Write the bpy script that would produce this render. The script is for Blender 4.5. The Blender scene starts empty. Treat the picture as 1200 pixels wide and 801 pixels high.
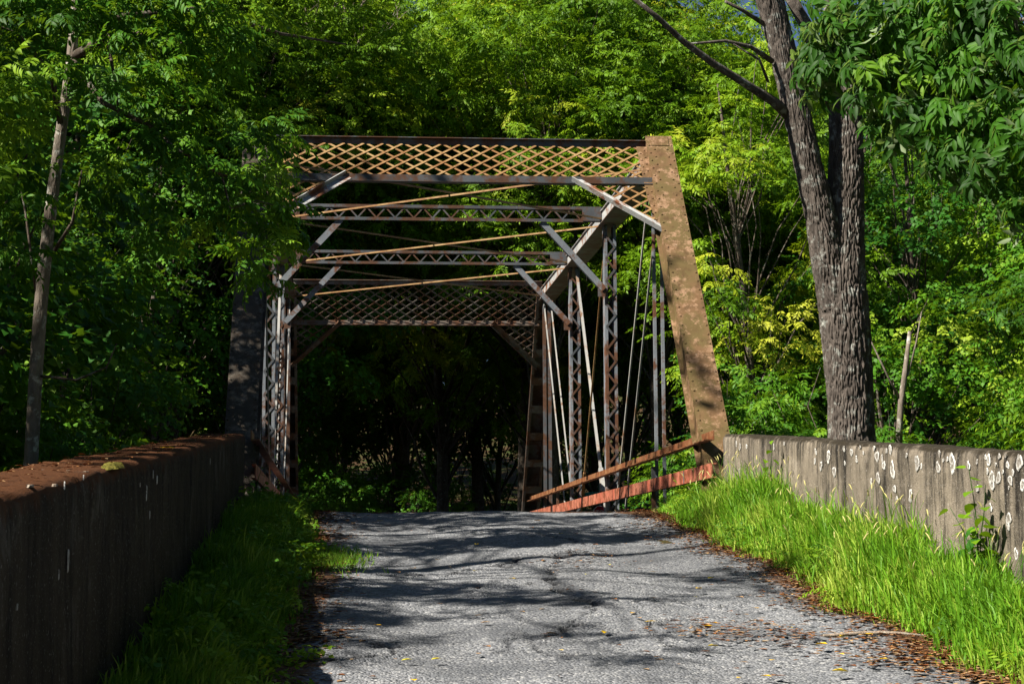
import bpy, math, random
import numpy as np
from mathutils import Matrix, Vector
R = math.radians
random.seed(11); rng = np.random.default_rng(11)
SC = bpy.context.scene
COL = SC.collection

# ------------------------------------------------------------------ camera
F_PX, PITCH, YAW, ROLL = 2204.3, R(6.27), R(5.244), R(-0.315)
fw = Vector((math.sin(YAW)*math.cos(PITCH), math.cos(YAW)*math.cos(PITCH), math.sin(PITCH)))
r0 = Vector((math.cos(YAW), -math.sin(YAW), 0)); u0 = r0.cross(fw)
cr = r0*math.cos(ROLL)+u0*math.sin(ROLL); cu = u0*math.cos(ROLL)-r0*math.sin(ROLL)
cam = bpy.data.cameras.new('camera'); cam.sensor_width = 36; cam.lens = F_PX*36/1200
cam.clip_start = .05; cam.clip_end = 3000
camo = bpy.data.objects.new('camera', cam); COL.objects.link(camo)
camo.matrix_world = Matrix(((cr.x, cu.x, -fw.x, 0), (cr.y, cu.y, -fw.y, 0), (cr.z, cu.z, -fw.z, 0), (0, 0, 0, 1)))
SC.camera = camo
# ------------------------------------------------------------------ world, sun, exposure
SUN_EL = R(43); SUN_H = Vector((-.89, -.45)).normalized()     # horizontal direction towards the sun
SUN = Vector((SUN_H.x*math.cos(SUN_EL), SUN_H.y*math.cos(SUN_EL), math.sin(SUN_EL)))
w = bpy.data.worlds.new('World'); SC.world = w; w.use_nodes = True
nt = w.node_tree
sky = nt.nodes.new('ShaderNodeTexSky'); sky.sky_type = 'NISHITA'; sky.sun_disc = False
sky.sun_elevation = SUN_EL; sky.sun_rotation = math.atan2(SUN_H.x, SUN_H.y); sky.dust_density = .2; sky.air_density = .45
bg = nt.nodes['Background']; bg.inputs[1].default_value = .05
nt.links.new(sky.outputs[0], bg.inputs[0])
sl = bpy.data.lights.new('sun', 'SUN'); sl.energy = 5.0; sl.angle = R(.53); sl.color = (1, .93, .82)
so = bpy.data.objects.new('sun', sl); COL.objects.link(so)
so.rotation_euler = SUN.to_track_quat('Z', 'Y').to_euler()
SC.view_settings.view_transform = 'Standard'; SC.view_settings.look = 'None'
SC.view_settings.gamma = 1; SC.view_settings.use_curve_mapping = False
SC.view_settings.exposure = 1.12
SC.render.engine = 'CYCLES'
cy = SC.cycles
cy.max_bounces = 4; cy.diffuse_bounces = 1; cy.glossy_bounces = 1; cy.transmission_bounces = 2; cy.transparent_max_bounces = 4
cy.use_denoising = True; cy.caustics_reflective = False; cy.caustics_refractive = False

# ------------------------------------------------------------------ pixel rays (photo pixels, 1200 x 801)
def ray(px, py):
    u, v = px-600, py-400.5
    return (fw*F_PX + cr*u - cu*v).normalized()
def at(px, py, Y):
    d = ray(px, py); return d*(Y/d.y)
def onx(px, py, X):
    d = ray(px, py); return d*(X/d.x)

# ------------------------------------------------------------------ noise
def _hash(i, j, k, s):
    n = (i*374761393 + j*668265263 + k*1274126177 + s*362437) & 0xffffffff
    n = ((n ^ (n >> 13))*1274126177) & 0xffffffff
    return ((n ^ (n >> 16)) & 0xffff)/65535.0
def vnoise(x, y, z, s=0):
    x, y, z = np.broadcast_arrays(np.asarray(x, float), np.asarray(y, float), np.asarray(z, float))
    i, j, k = np.floor(x).astype(np.int64), np.floor(y).astype(np.int64), np.floor(z).astype(np.int64)
    a, b, c = x-i, y-j, z-k
    a, b, c = a*a*(3-2*a), b*b*(3-2*b), c*c*(3-2*c)
    r = 0
    for di in (0, 1):
        for dj in (0, 1):
            for dk in (0, 1):
                r = r + _hash(i+di, j+dj, k+dk, s)*(a if di else 1-a)*(b if dj else 1-b)*(c if dk else 1-c)
    return r
def fbm(x, y, z, s=0, o=4):
    t = 0; amp = .5
    for q in range(o):
        t = t + amp*vnoise(np.asarray(x)*2**q, np.asarray(y)*2**q, np.asarray(z)*2**q, s+q*17); amp *= .5
    return t

# ------------------------------------------------------------------ materials
def srgb(h):
    h = h.lstrip('#'); c = [int(h[i:i+2], 16)/255 for i in (0, 2, 4)]
    return tuple(((v+.055)/1.055)**2.4 if v > .04045 else v/12.92 for v in c)+(1,)
class NT:
    def __init__(s, name):
        s.m = bpy.data.materials.new(name); s.m.use_nodes = True; s.t = s.m.node_tree
        s.b = s.t.nodes['Principled BSDF']; s.out = s.t.nodes['Material Output']
    def n(s, ty, **k):
        x = s.t.nodes.new('ShaderNode'+ty)
        for a, b in k.items(): setattr(x, a, b)
        return x
    def l(s, a, b): s.t.links.new(a, b)
    def coord(s, kind='Object', scale=(1, 1, 1)):
        if kind == 'Position': o = s.n('NewGeometry').outputs['Position']
        else: o = s.n('TexCoord').outputs[kind]
        mp = s.n('Mapping'); mp.inputs['Scale'].default_value = scale; s.l(o, mp.inputs[0]); return mp.outputs[0]
    def noise(s, co, scale, detail=5, rough=.6, dist=0):
        x = s.n('TexNoise'); x.inputs['Scale'].default_value = scale; x.inputs['Detail'].default_value = detail
        x.inputs['Roughness'].default_value = rough; x.inputs['Distortion'].default_value = dist
        s.l(co, x.inputs['Vector']); return x.outputs['Fac']
    def ramp(s, fac, stops):
        x = s.n('ValToRGB'); e = x.color_ramp.elements
        while len(e) < len(stops): e.new(.5)
        for el, (p, c) in zip(e, stops):
            el.position = p; el.color = c if len(c) == 4 else tuple(c)+(1,)
        s.l(fac, x.inputs[0]); return x.outputs[0]
    def mix(s, fac, a, b, mode='MIX'):
        x = s.n('Mix', data_type='RGBA', blend_type=mode)
        for sock, v in ((x.inputs[0], fac), (x.inputs[6], a), (x.inputs[7], b)):
            if hasattr(v, 'links'): s.l(v, sock)
            else: sock.default_value = v
        return x.outputs[2]
    def bump(s, h, strength=.5, dist=.01):
        x = s.n('Bump'); x.inputs['Strength'].default_value = strength; x.inputs['Distance'].default_value = dist
        s.l(h, x.inputs['Height']); s.l(x.outputs[0], s.b.inputs['Normal']); return x
    def fin(s, color, rough=.7, spec=.3, metal=0):
        if hasattr(color, 'links'): s.l(color, s.b.inputs['Base Color'])
        else: s.b.inputs['Base Color'].default_value = color
        s.b.inputs['Roughness'].default_value = rough; s.b.inputs['Specular IOR Level'].default_value = spec
        s.b.inputs['Metallic'].default_value = metal
        return s.m
BLACK, WHITE = (0, 0, 0, 1), (1, 1, 1, 1)
def BW(a, b): return [(a, BLACK), (b, WHITE)]

def mat_steel(name, paint, rust, amount, paint2=None, rough=.6, scale=3.0):
    m = NT(name); co = m.coord('Position')
    n1 = m.noise(co, scale, 8, .68, .3); n2 = m.noise(co, scale*9, 4, .7); n3 = m.noise(co, scale*.5, 3)
    mask = m.ramp(n1, BW(amount-.05, amount+.05))
    spk = m.ramp(n2, BW(.60, .66))
    base = m.mix(m.ramp(n3, BW(.35, .65)), paint, paint2 or paint)
    rc = m.mix(m.noise(co, scale*5, 5), tuple(v*.55 for v in rust[:3])+(1,), tuple(min(1, v*1.5) for v in rust[:3])+(1,))
    c = m.mix(mask, rc, base); c = m.mix(spk, c, rc)
    m.bump(m.noise(co, scale*14, 4), .35, .006)
    return m.fin(c, rough, .35)
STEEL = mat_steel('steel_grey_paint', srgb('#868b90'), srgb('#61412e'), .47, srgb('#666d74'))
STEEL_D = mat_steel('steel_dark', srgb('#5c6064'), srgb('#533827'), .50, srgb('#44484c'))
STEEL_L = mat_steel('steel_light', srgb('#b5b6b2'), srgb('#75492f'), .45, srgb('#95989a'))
RUST_LAT = mat_steel('rusty_lattice', srgb('#a3885f'), srgb('#7d5a36'), .50, srgb('#8a6a40'))
RUST_MID = mat_steel('rusty_member', srgb('#7d756e'), srgb('#63432f'), .50, srgb('#665a50'))
RED_RAIL = mat_steel('red_rail', srgb('#b87a62'), srgb('#6f3c26'), .48, srgb('#a05440'), scale=5)
RUST_RAIL = mat_steel('rust_rail', srgb('#8f6a48'), srgb('#6b4026'), .52, srgb('#7c5638'), scale=5)
ROD = mat_steel('rod_steel', srgb('#a09d96'), srgb('#7a5c44'), .42, srgb('#8b8d8c'))
def mat_post(name='end_post_paint', cols=('#5a482c', '#605231', '#6c5238', '#4a3d27'), fl='#94765c'):
    m = NT(name); co = m.coord('Position')
    n = m.noise(co, 1.6, 6, .6, .4); f = m.noise(co, 11, 6, .75); g = m.noise(co, 75, 4, .7)
    c = m.ramp(n, [(p_, srgb(q_)) for p_, q_ in zip((.3, .45, .58, .72), cols)])
    f_ = m.n('Math', operation='MULTIPLY_ADD'); m.l(m.noise(co, 2.4, 4, .6), f_.inputs[0]); f_.inputs[1].default_value = .55; m.l(f, f_.inputs[2])
    c = m.mix(m.ramp(f_.outputs[0], BW(.80, .92)), c, srgb(fl))
    c = m.mix(m.ramp(m.noise(m.coord('Position', (1, 1, .5)), 14, 7, .8), BW(.645, .68)), c, srgb('#a89a8b'))
    c = m.mix(m.ramp(g, BW(.66, .74)), c, srgb('#5b3423'))
    run = m.noise(m.coord('Position', (7, 7, .9)), 1.5, 5, .7); c = m.mix(m.ramp(run, BW(.52, .68)), c, m.mix(.6, c, srgb('#4a3320')))
    m.bump(m.noise(co, 30, 5), .4, .006)
    return m.fin(c, .75, .25)
POST = mat_post(); POST_SHADE = mat_post('end_post_grey_shade', ('#4a443c', '#3f3a33', '#544a3f', '#38322b'), '#6f675e')  # left post: greyer paint, darkened so its colour carries the shade there
def mat_concrete(name, light, dark, moss, moss_lo=.56, moss_hi=.72):
    m = NT(name); co = m.coord('Position')
    b = m.noise(co, 1.6, 7, .68, .4); f = m.noise(co, 34, 6, .8); q = m.noise(co, 7, 6, .7)
    c = m.ramp(b, [(.32, m_mix(dark, light, .35)), (.46, m_mix(dark, light, .8)), (.58, light), (.72, m_mix(light, WHITE, .1))])
    at_ = m.n('Attribute'); at_.attribute_name = 'top'
    # water stains, partly standing in for tree shadow bands: narrow runs from the coping, broken up by blotches
    st = m.coord('Position', (1, 7, .55)); n1 = m.noise(st, 1, 5, .7, .6)
    mu = m.n('Math', operation='MULTIPLY_ADD'); m.l(q, mu.inputs[0]); mu.inputs[1].default_value = .35; m.l(n1, mu.inputs[2])
    m2 = m.n('Math', operation='MULTIPLY_ADD'); m.l(at_.outputs['Fac'], m2.inputs[0]); m2.inputs[1].default_value = .10; m.l(mu.outputs[0], m2.inputs[2])
    c = m.mix(m.ramp(m2.outputs[0], BW(.66, .86)), c, dark)
    st3 = m.coord('Position', (1, 1.4, .25)); n3 = m.noise(st3, 1, 3, .6)
    c = m.mix(m.ramp(n3, BW(.50, .70)), c, m.mix(.6, c, dark))
    c = m.mix(m.ramp(f, BW(.50, .78)), c, m.mix(.65, c, dark))
    c = m.mix(m.ramp(m.noise(co, 55, 4, .7), BW(.60, .72)), c, m_mix(light, WHITE, .25))
    ad = m.n('Math', operation='MULTIPLY_ADD'); m.l(q, ad.inputs[0]); ad.inputs[1].default_value = .5
    hf = m.n('Math', operation='MULTIPLY'); m.l(at_.outputs['Fac'], hf.inputs[0]); hf.inputs[1].default_value = .5; m.l(hf.outputs[0], ad.inputs[2])
    c = m.mix(m.ramp(ad.outputs[0], BW(moss_lo, moss_hi)), c, m.mix(m.noise(co, 22, 5), m_mix(moss, BLACK, .5), moss))
    h = m.n('Math', operation='ADD'); m.l(f, h.inputs[0]); m.l(m.noise(co, 90, 3), h.inputs[1])
    m.bump(h.outputs[0], .8, .014)
    return m.fin(c, .92, .15)
def m_mix(a, b, t): return tuple(a[i]*(1-t)+b[i]*t for i in range(3))+(1,)
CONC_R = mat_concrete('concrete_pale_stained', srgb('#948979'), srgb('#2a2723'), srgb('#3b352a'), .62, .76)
CONC_L = mat_concrete('concrete_shade_dark_mossy', srgb('#40382f'), srgb('#191613'), srgb('#5f3b22'))  # stained mossy concrete, base darkened further to stand for the wall's shade
def mat_lichen():
    m = NT('lichen_white'); a = m.n('Attribute'); a.attribute_name = 'rad'; co = m.coord('Object')
    c = m.ramp(a.outputs['Fac'], [(0, srgb('#b0aea8')), (.3, srgb('#6f6a62')), (.55, srgb('#857f76')), (.72, srgb('#d2d2ce')), (.92, srgb('#d8d8d4')), (1, srgb('#a5a39c'))])
    c = m.mix(m.ramp(m.noise(co, 3.2, 5, .7), BW(.54, .6)), c, srgb('#cfcfca')); c = m.mix(m.ramp(m.noise(m.coord('Position'), 30, 4, .7), BW(.54, .6)), c, srgb('#6a645b')); oi = m.n('ObjectInfo'); c = m.mix(oi.outputs['Random'], c, m.mix(.55, c, srgb('#78716a')))
    return m.fin(c, .95, .1)
LICHEN = mat_lichen()
def mat_bark(name, a, b, lich, s=1):
    m = NT(name); co = m.coord('Position', (1, 1, .3)); c3 = m.coord('Position')
    c = m.ramp(m.noise(co, 14*s, 6, .7), [(.3, a), (.7, b)])
    c = m.mix(m.ramp(m.noise(c3, 9*s, 5, .7), BW(.55, .64)), c, lich)
    m.bump(m.noise(co, 38*s, 6, .7), .7, .02)
    return m.fin(c, .95, .1)
BARK = mat_bark('bark_furrowed', srgb('#3a3531'), srgb('#6a625b'), srgb('#8f918a'))
BARK_P = mat_bark('bark_pale_smooth', srgb('#5f564c'), srgb('#8f857a'), srgb('#b5b3a8'))
BARK_D = mat_bark('bark_forest', srgb('#3a322b'), srgb('#6b6056'), srgb('#7d7f74'))
DEADW = mat_bark('dead_wood', srgb('#7c6f62'), srgb('#a89a8a'), srgb('#b9b2a4'), 2)
def mat_leaf(name, lo, mid, hi, trans=.30, rough=.55, back=None):
    m = NT(name)
    a = m.n('Attribute'); a.attribute_name = 'tint'; oi = m.n('ObjectInfo')
    ad = m.n('Math', operation='MULTIPLY_ADD'); m.l(oi.outputs['Random'], ad.inputs[0]); ad.inputs[1].default_value = .3; m.l(a.outputs['Fac'], ad.inputs[2])
    sb = m.n('Math', operation='SUBTRACT'); m.l(ad.outputs[0], sb.inputs[0]); sb.inputs[1].default_value = .15
    c = m.ramp(sb.outputs[0], [(0, lo), (.5, mid), (.92, hi), (1, m_mix(hi, srgb('#e0dc70'), .12))])
    if back:
        g = m.n('NewGeometry'); c = m.mix(g.outputs['Backfacing'], c, m.mix(.5, c, back))
    m.fin(c, rough, .22)
    tr = m.n('BsdfTranslucent'); tc = m.mix(.55, c, srgb('#8fb51e'), 'MIX'); m.l(tc, tr.inputs[0])
    mx = m.n('MixShader'); mx.inputs[0].default_value = trans
    m.l(m.b.outputs[0], mx.inputs[1]); m.l(tr.outputs[0], mx.inputs[2]); m.l(mx.outputs[0], m.out.inputs[0])
    return m.m
LEAF_A = mat_leaf('leaf_mid_green', srgb('#2a4f12'), srgb('#4a7c18'), srgb('#85a424'))
LEAF_Y = mat_leaf('leaf_yellow_green', srgb('#40650f'), srgb('#6e9416'), srgb('#a2aa26'))
LEAF_D = mat_leaf('leaf_deep_green', srgb('#1c4012'), srgb('#32661a'), srgb('#619024'))
LEAF_H = mat_leaf('leaf_hickory', srgb('#234610'), srgb('#3f6e16'), srgb('#6f9222'), .36, .55, srgb('#a9b890'))
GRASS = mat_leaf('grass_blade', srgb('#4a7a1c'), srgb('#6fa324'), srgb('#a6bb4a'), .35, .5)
GRASS_L = mat_leaf('grass_blade_shade', srgb('#2f5a14'), srgb('#4a7a1c'), srgb('#7a9a30'), .35, .5)  # darker copy of the blade greens, left verge shade put into the colour
SEED = NT('seed_head').fin(srgb('#b8b074'), .9, .1)
def mat_soil():
    m = NT('soil_and_leaf_mould'); co = m.coord('Position')
    c = m.ramp(m.noise(co, 9, 7, .75), [(.3, srgb('#2c2219')), (.55, srgb('#4d3a28')), (.75, srgb('#6b5238'))])
    c = m.mix(m.ramp(m.noise(co, .7, 4), BW(.45, .6)), c, srgb('#37421e'))
    m.bump(m.noise(co, 25, 6), .8, .03); return m.fin(c, .95, .1)
SOIL = mat_soil()
def mat_road():
    m = NT('chip_seal_asphalt'); co = m.coord('Position')
    v = m.n('TexVoronoi'); v.inputs['Scale'].default_value = 62; m.l(co, v.inputs['Vector'])
    sp = m.n('SeparateColor'); m.l(v.outputs['Color'], sp.inputs[0])
    chip = m.ramp(sp.outputs[0], [(0, srgb('#3e4044')), (.35, srgb('#707277')), (.7, srgb('#8f9195')), (1, srgb('#babab8'))])
    big = m.noise(co, .9, 5, .6); mid = m.noise(co, 5, 6, .7)
    c = m.mix(m.ramp(mid, BW(.35, .75)), chip, srgb('#6d7074'))
    c = m.mix(m.ramp(big, BW(.50, .66)), c, m.mix(.55, c, srgb('#43464b')))
    a = m.n('Attribute'); a.attribute_name = 'tar'
    c = m.mix(a.outputs['Fac'], c, srgb('#232427'))
    d = m.n('Attribute'); d.attribute_name = 'dirt'
    dm = m.n('Math', operation='MULTIPLY_ADD'); m.l(m.noise(co, 14, 6, .75), dm.inputs[0]); dm.inputs[1].default_value = 1.0; m.l(d.outputs['Fac'], dm.inputs[2])
    c = m.mix(m.ramp(dm.outputs[0], BW(.85, 1.15)), c, m.mix(m.noise(co, 30, 4), srgb('#3c2a1d'), srgb('#7a5638')))
    h = m.n('Math', operation='MULTIPLY_ADD'); m.l(v.outputs['Distance'], h.inputs[0]); h.inputs[1].default_value = -1; m.l(m.noise(co, 40, 4), h.inputs[2])
    m.bump(h.outputs[0], .9, .012)
    return m.fin(c, .85, .3)
ROAD = mat_road()

# ------------------------------------------------------------------ object helpers
WM = {}
def tag(o, label=None, cat=None, group=None, kind=None):
    if label: o['label'] = label
    if cat: o['category'] = cat
    if group: o['group'] = group
    if kind: o['kind'] = kind
    return o
def put(name, data, M=None, parent=None):
    o = bpy.data.objects.new(name, data); COL.objects.link(o)
    M = M or Matrix.Identity(4)
    if parent:
        o.parent = parent; o.matrix_parent_inverse = WM[parent.name].inverted()
    o.matrix_basis = M; WM[o.name] = M.copy()
    return o
def empty(name, loc=(0, 0, 0), rz=0):
    return put(name, None, Matrix.Translation(loc) @ Matrix.Rotation(rz, 4, 'Z'))
def mesh_np(name, V, Fs, mat=None, smooth=False, attrs=None):
    """V (n,3); Fs list of int arrays (m,k)"""
    me = bpy.data.meshes.new(name); V = np.asarray(V, np.float32)
    me.vertices.add(len(V)); me.vertices.foreach_set('co', V.ravel())
    loops = np.concatenate([np.asarray(f).ravel() for f in Fs]).astype(np.int32)
    tot = np.concatenate([np.full(len(f), np.asarray(f).shape[1]) for f in Fs]).astype(np.int32)
    me.loops.add(len(loops)); me.loops.foreach_set('vertex_index', loops)
    me.polygons.add(len(tot)); me.polygons.foreach_set('loop_start', np.r_[0, np.cumsum(tot)[:-1]].astype(np.int32))
    me.polygons.foreach_set('loop_total', tot)
    if smooth: me.polygons.foreach_set('use_smooth', np.ones(len(tot), bool))
    for k, v in (attrs or {}).items():
        a = me.attributes.new(k, 'FLOAT', 'POINT'); a.data.foreach_set('value', np.asarray(v, np.float32))
    me.update(calc_edges=True); me.validate()
    if mat: me.materials.append(mat)
    return me
class MB:
    def __init__(s): s.v = []; s.f = []; s.n = 0
    def add(s, V, F):
        s.v.append(np.asarray(V, float)); s.f += [[i+s.n for i in f] for f in F]; s.n += len(V)
    def box(s, A, B):
        (a, b, c), (d, e, f) = A, B
        s.add([(a, b, c), (d, b, c), (d, e, c), (a, e, c), (a, b, f), (d, b, f), (d, e, f), (a, e, f)],
              [(0, 3, 2, 1), (4, 5, 6, 7), (0, 1, 5, 4), (1, 2, 6, 5), (2, 3, 7, 6), (3, 0, 4, 7)])
    def obox(s, M, A, B):
        (a, b, c), (d, e, f) = A, B
        P = [M @ Vector(p) for p in [(a, b, c), (d, b, c), (d, e, c), (a, e, c), (a, b, f), (d, b, f), (d, e, f), (a, e, f)]]
        s.add([tuple(p) for p in P], [(0, 3, 2, 1), (4, 5, 6, 7), (0, 1, 5, 4), (1, 2, 6, 5), (2, 3, 7, 6), (3, 0, 4, 7)])
    def tube(s, P, rad, k=8, cap=True):
        P = [Vector(p) for p in P]; n = len(P); V = []
        up = Vector((0.31, .17, .93))
        for i in range(n):
            t = (P[min(i+1, n-1)]-P[max(i-1, 0)]).normalized()
            a = t.cross(up)
            if a.length < .05: a = t.cross(Vector((1, 0, 0)))
            a.normalize(); b = t.cross(a)
            for j in range(k):
                q = 2*math.pi*j/k; V.append(P[i]+(a*math.cos(q)+b*math.sin(q))*rad[i])
        F = [(i*k+j, i*k+(j+1) % k, (i+1)*k+(j+1) % k, (i+1)*k+j) for i in range(n-1) for j in range(k)]
        if cap: F += [tuple(range(k-1, -1, -1)), tuple(range((n-1)*k, n*k))]
        s.add([tuple(v) for v in V], F)
    def mesh(s, name, mat, smooth=False):
        me = bpy.data.meshes.new(name); me.from_pydata(np.concatenate(s.v).tolist(), [], s.f); me.update()
        me.materials.append(mat)
        if smooth:
            me.polygons.foreach_set('use_smooth', [True]*len(me.polygons))
        return me
_unit = {}
def unit_box(mat):
    if mat.name not in _unit:
        b = MB(); b.box((-.5, -.5, -.5), (.5, .5, .5)); _unit[mat.name] = b.mesh('bar_'+mat.name, mat)
    return _unit[mat.name]
def frame(A, B, side):
    """x along AB, y close to 'side'"""
    A, B = Vector(A), Vector(B); x = (B-A).normalized(); y = Vector(side); y = (y-x*y.dot(x)).normalized(); z = x.cross(y)
    return Matrix(((x.x, y.x, z.x, A.x), (x.y, y.y, z.y, A.y), (x.z, y.z, z.z, A.z), (0, 0, 0, 1)))
def bar(name, A, B, wy, wz, side, mat, parent):
    A, B = Vector(A), Vector(B); M = frame((A+B)/2, B, side)
    M = M @ Matrix.Diagonal(((B-A).length, wy, wz, 1))
    return put(name, unit_box(mat), M, parent)
def section(name, A, B, side, boxes, mat, parent):
    """member of several boxes along AB: boxes in (y0,z0,y1,z1) of the frame"""
    L = (Vector(B)-Vector(A)).length; mb = MB()
    for (y0, z0, y1, z1) in boxes: mb.box((0, y0, z0), (L, y1, z1))
    return put(name, mb.mesh(name, mat), frame(A, B, side), parent)

# ------------------------------------------------------------------ terrain
XL, XR = -1.153, 4.447            # truss planes
WXL, WXR = -1.05, 4.35            # inner wall faces
Y0, Y1, PAN = 21.615, 25.892, 4.761
YL5 = Y1+3*PAN+4.3
WZ = lambda y: -.273+.074*y
def sstep(a, b, t):
    t = np.clip((np.asarray(t, float)-a)/(b-a), 0, 1); return t*t*(3-2*t)
def zroad(y):
    d = np.clip(21-np.asarray(y, float), 0, 26); return .42-.088*d-.0008*d*d
def zground(x, y):
    x, y = np.broadcast_arrays(np.asarray(x, float), np.asarray(y, float))
    emb = zroad(y)-.12
    out_l = emb-.3-1.6*sstep(-1.4, -4.5, x); out_r = emb-.3-1.1*sstep(4.6, 8.5, x)
    z = np.where(x < -1.3, out_l, np.where(x > 4.55, out_r, emb))
    valley = -5.0+.6*vnoise(x*.2, y*.2, 0, 4)
    far = .2+np.maximum(0, (y-90))*.16+np.maximum(0, np.abs(x-2)-14)*.05+.5*(vnoise(x*.15, y*.15, 0, 9)-.5)*sstep(48, 56, y)
    far = np.minimum(far, 26)
    a = sstep(20.8, 24.0, y+.0*x); b = sstep(41.5, 45.0, y)
    z = z*(1-a)+valley*a
    z = z*(1-b)+far*b
    return z
xs = np.unique(np.r_[-900, -500, -300, -200, np.arange(-140, -30, 8), np.arange(-30, -4, 1.5), np.arange(-4, -1.5, .5), -1.45, -1.29, -.6, .5, 1.6, 2.7, 3.8, 4.54, 4.68, np.arange(5, 9, .5), np.arange(9, 40, 1.5), np.arange(40, 150, 8), 200, 300, 500, 900])
ys = np.unique(np.r_[-900, -500, -250, -120, np.arange(-60, 0, 6), np.arange(0, 20, 1.), np.arange(20, 48, .5), np.arange(48, 90, 2), np.arange(90, 200, 10), 300, 500, 900, 1500])
GX, GY = np.meshgrid(xs, ys); GZ = zground(GX, GY)
def grid_faces(nx, ny):
    i = np.arange(nx*ny).reshape(ny, nx)
    return np.stack([i[:-1, :-1], i[:-1, 1:], i[1:, 1:], i[1:, :-1]], -1).reshape(-1, 4)
tag(put('ground', mesh_np('ground', np.stack([GX, GY, GZ], -1).reshape(-1, 3), [grid_faces(len(xs), len(ys))], SOIL, True)), kind='structure')
# creek
wm = NT('creek_water'); wco = wm.coord('Position'); wm.bump(wm.noise(wco, 3, 4), .2, .05); WATER = wm.fin(srgb('#2a3326'), .08, .5)
cv = MB(); cv.add([(-300, 23.2, -4.25), (300, 23.2, -4.25), (300, 43.2, -4.25), (-300, 43.2, -4.25)], [(0, 1, 2, 3)])
tag(put('creek_water', cv.mesh('creek_water', WATER)), kind='structure')

# road with real bumps and cracks
rx = np.r_[np.linspace(-.85, 3.95, 250)]; ry = np.r_[np.arange(-40, 8, .6), np.linspace(8, 20.98, 680)]
RX, RY = np.meshgrid(rx, ry); RZ = zroad(RY)
RZ = RZ+.035*(vnoise(RX*.9, RY*.5, 0, 3)-.5)+.016*(vnoise(RX*3, RY*2.2, 0, 5)-.5)+.006*(vnoise(RX*16, RY*16, 0, 6)-.5)
RZ += -.03*np.exp(-((RX-.55)/.4)**2)-.03*np.exp(-((RX-2.5)/.4)**2)        # wheel ruts
def pix_road(px, py):
    d = ray(px, py); t = 12/d.y
    for _ in range(30):
        p = d*t; t *= 1-.35*(p.z-float(zroad(p.y)))/(abs(d.z*t)+1.2)*(-1 if d.z < 0 else -1)*-1 if False else 1
        g = (float(zroad(p.y))-p.z)
        t += -g/(-(d.z)+.1*d.y) if abs(g) > 1e-4 else 0
    return d*t
cracks = [[(690, 641), (655, 652), (640, 668), (655, 690), (690, 700), (742, 706), (772, 722), (800, 734)], [(655, 690), (640, 684), (600, 686), (560, 690)],
          [(440, 672), (520, 668), (590, 664), (640, 668)], [(585, 760), (620, 742), (660, 738)], [(620, 742), (640, 764), (690, 770)], [(690, 700), (700, 720), (660, 738)], [(772, 722), (760, 745), (800, 760)], [(590, 664), (610, 646), (655, 652)], [(742, 706), (790, 700), (850, 702)],
          [(560, 624), (600, 622), (650, 628), (700, 640)], [(350, 800), (420, 762), (470, 758)]]
def seg_dist(X, Y, A, B):
    ax, ay = A; bx, by = B; dx, dy = bx-ax, by-ay; t = np.clip(((X-ax)*dx+(Y-ay)*dy)/(dx*dx+dy*dy+1e-9), 0, 1)
    return np.hypot(X-ax-t*dx, Y-ay-t*dy)
CD = np.full(RX.shape, 9.)
wxn = .16*(vnoise(RX*5, RY*5, 0, 31)-.5)+.10*(vnoise(RX*15, RY*15, 0, 32)-.5); wyn = .45*(vnoise(RX*5, RY*3, 0, 33)-.5)+.14*(vnoise(RX*15, RY*12, 0, 34)-.5)
for ci, c in enumerate(cracks):
    P = [pix_road(*p) for p in c]
    for A, B in zip(P, P[1:]): CD = np.minimum(CD, seg_dist(RX+wxn, RY+wyn, (A.x, A.y), (B.x, B.y))*(.55 if ci in (0, 7) else 1))
brk = np.clip(2.4*vnoise(RX*6, RY*4, 0, 35)-.25, 0, 1); ck = np.exp(-(CD/.015)**2)*brk; RZ -= .028*ck; RZ += .010*np.exp(-((CD-.07)/.05)**2)
patch = pix_road(650, 755); pd = np.hypot((RX-patch.x)/.38, (RY-patch.y)/.7); pm = np.clip(1.3-pd+.6*(vnoise(RX*9, RY*9, 0, 8)-.5), 0, 1)
RZ -= .012*pm
tar = np.clip(.95*np.exp(-(CD/.021)**2)*brk+.22*np.exp(-(CD/.10)**2)*brk+.22*pm*vnoise(RX*7, RY*7, 0, 36)+.45*np.clip(fbm(RX*1.1, RY*.35, 0, 37)*2.2-.85, 0, 1), 0, 1)
EDL = lambda y: -.30+.16*(vnoise(y*.9, 0, 0, 21)-.5)+.14*(vnoise(y*3.1, 0, 0, 22)-.5)-.25*0*y
EDR = lambda y: 3.42+.2*(vnoise(y*.8, 0, 0, 23)-.5)+.14*(vnoise(y*2.7, 0, 0, 24)-.5)
de = np.minimum(RX-EDL(RY), EDR(RY)-RX)
dirt = np.clip(.62-de*1.5, 0, .9)+.25*(vnoise(RX*2.5, RY*1.2, 0, 26)-.5)
dirt += .42*np.exp(-(((RX-pix_road(850, 735).x)/.35)**2+((RY-pix_road(850, 735).y)/.5)**2))+.5*sstep(19.2, 20.9, RY)*sstep(2.3, 3.3, RX)
tag(put('road', mesh_np('road', np.stack([RX, RY, RZ], -1).reshape(-1, 3), [grid_faces(len(rx), len(ry))], ROAD, True, {'tar': tar.ravel(), 'dirt': np.clip(dirt, 0, 1.2).ravel()})), kind='structure')
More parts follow.
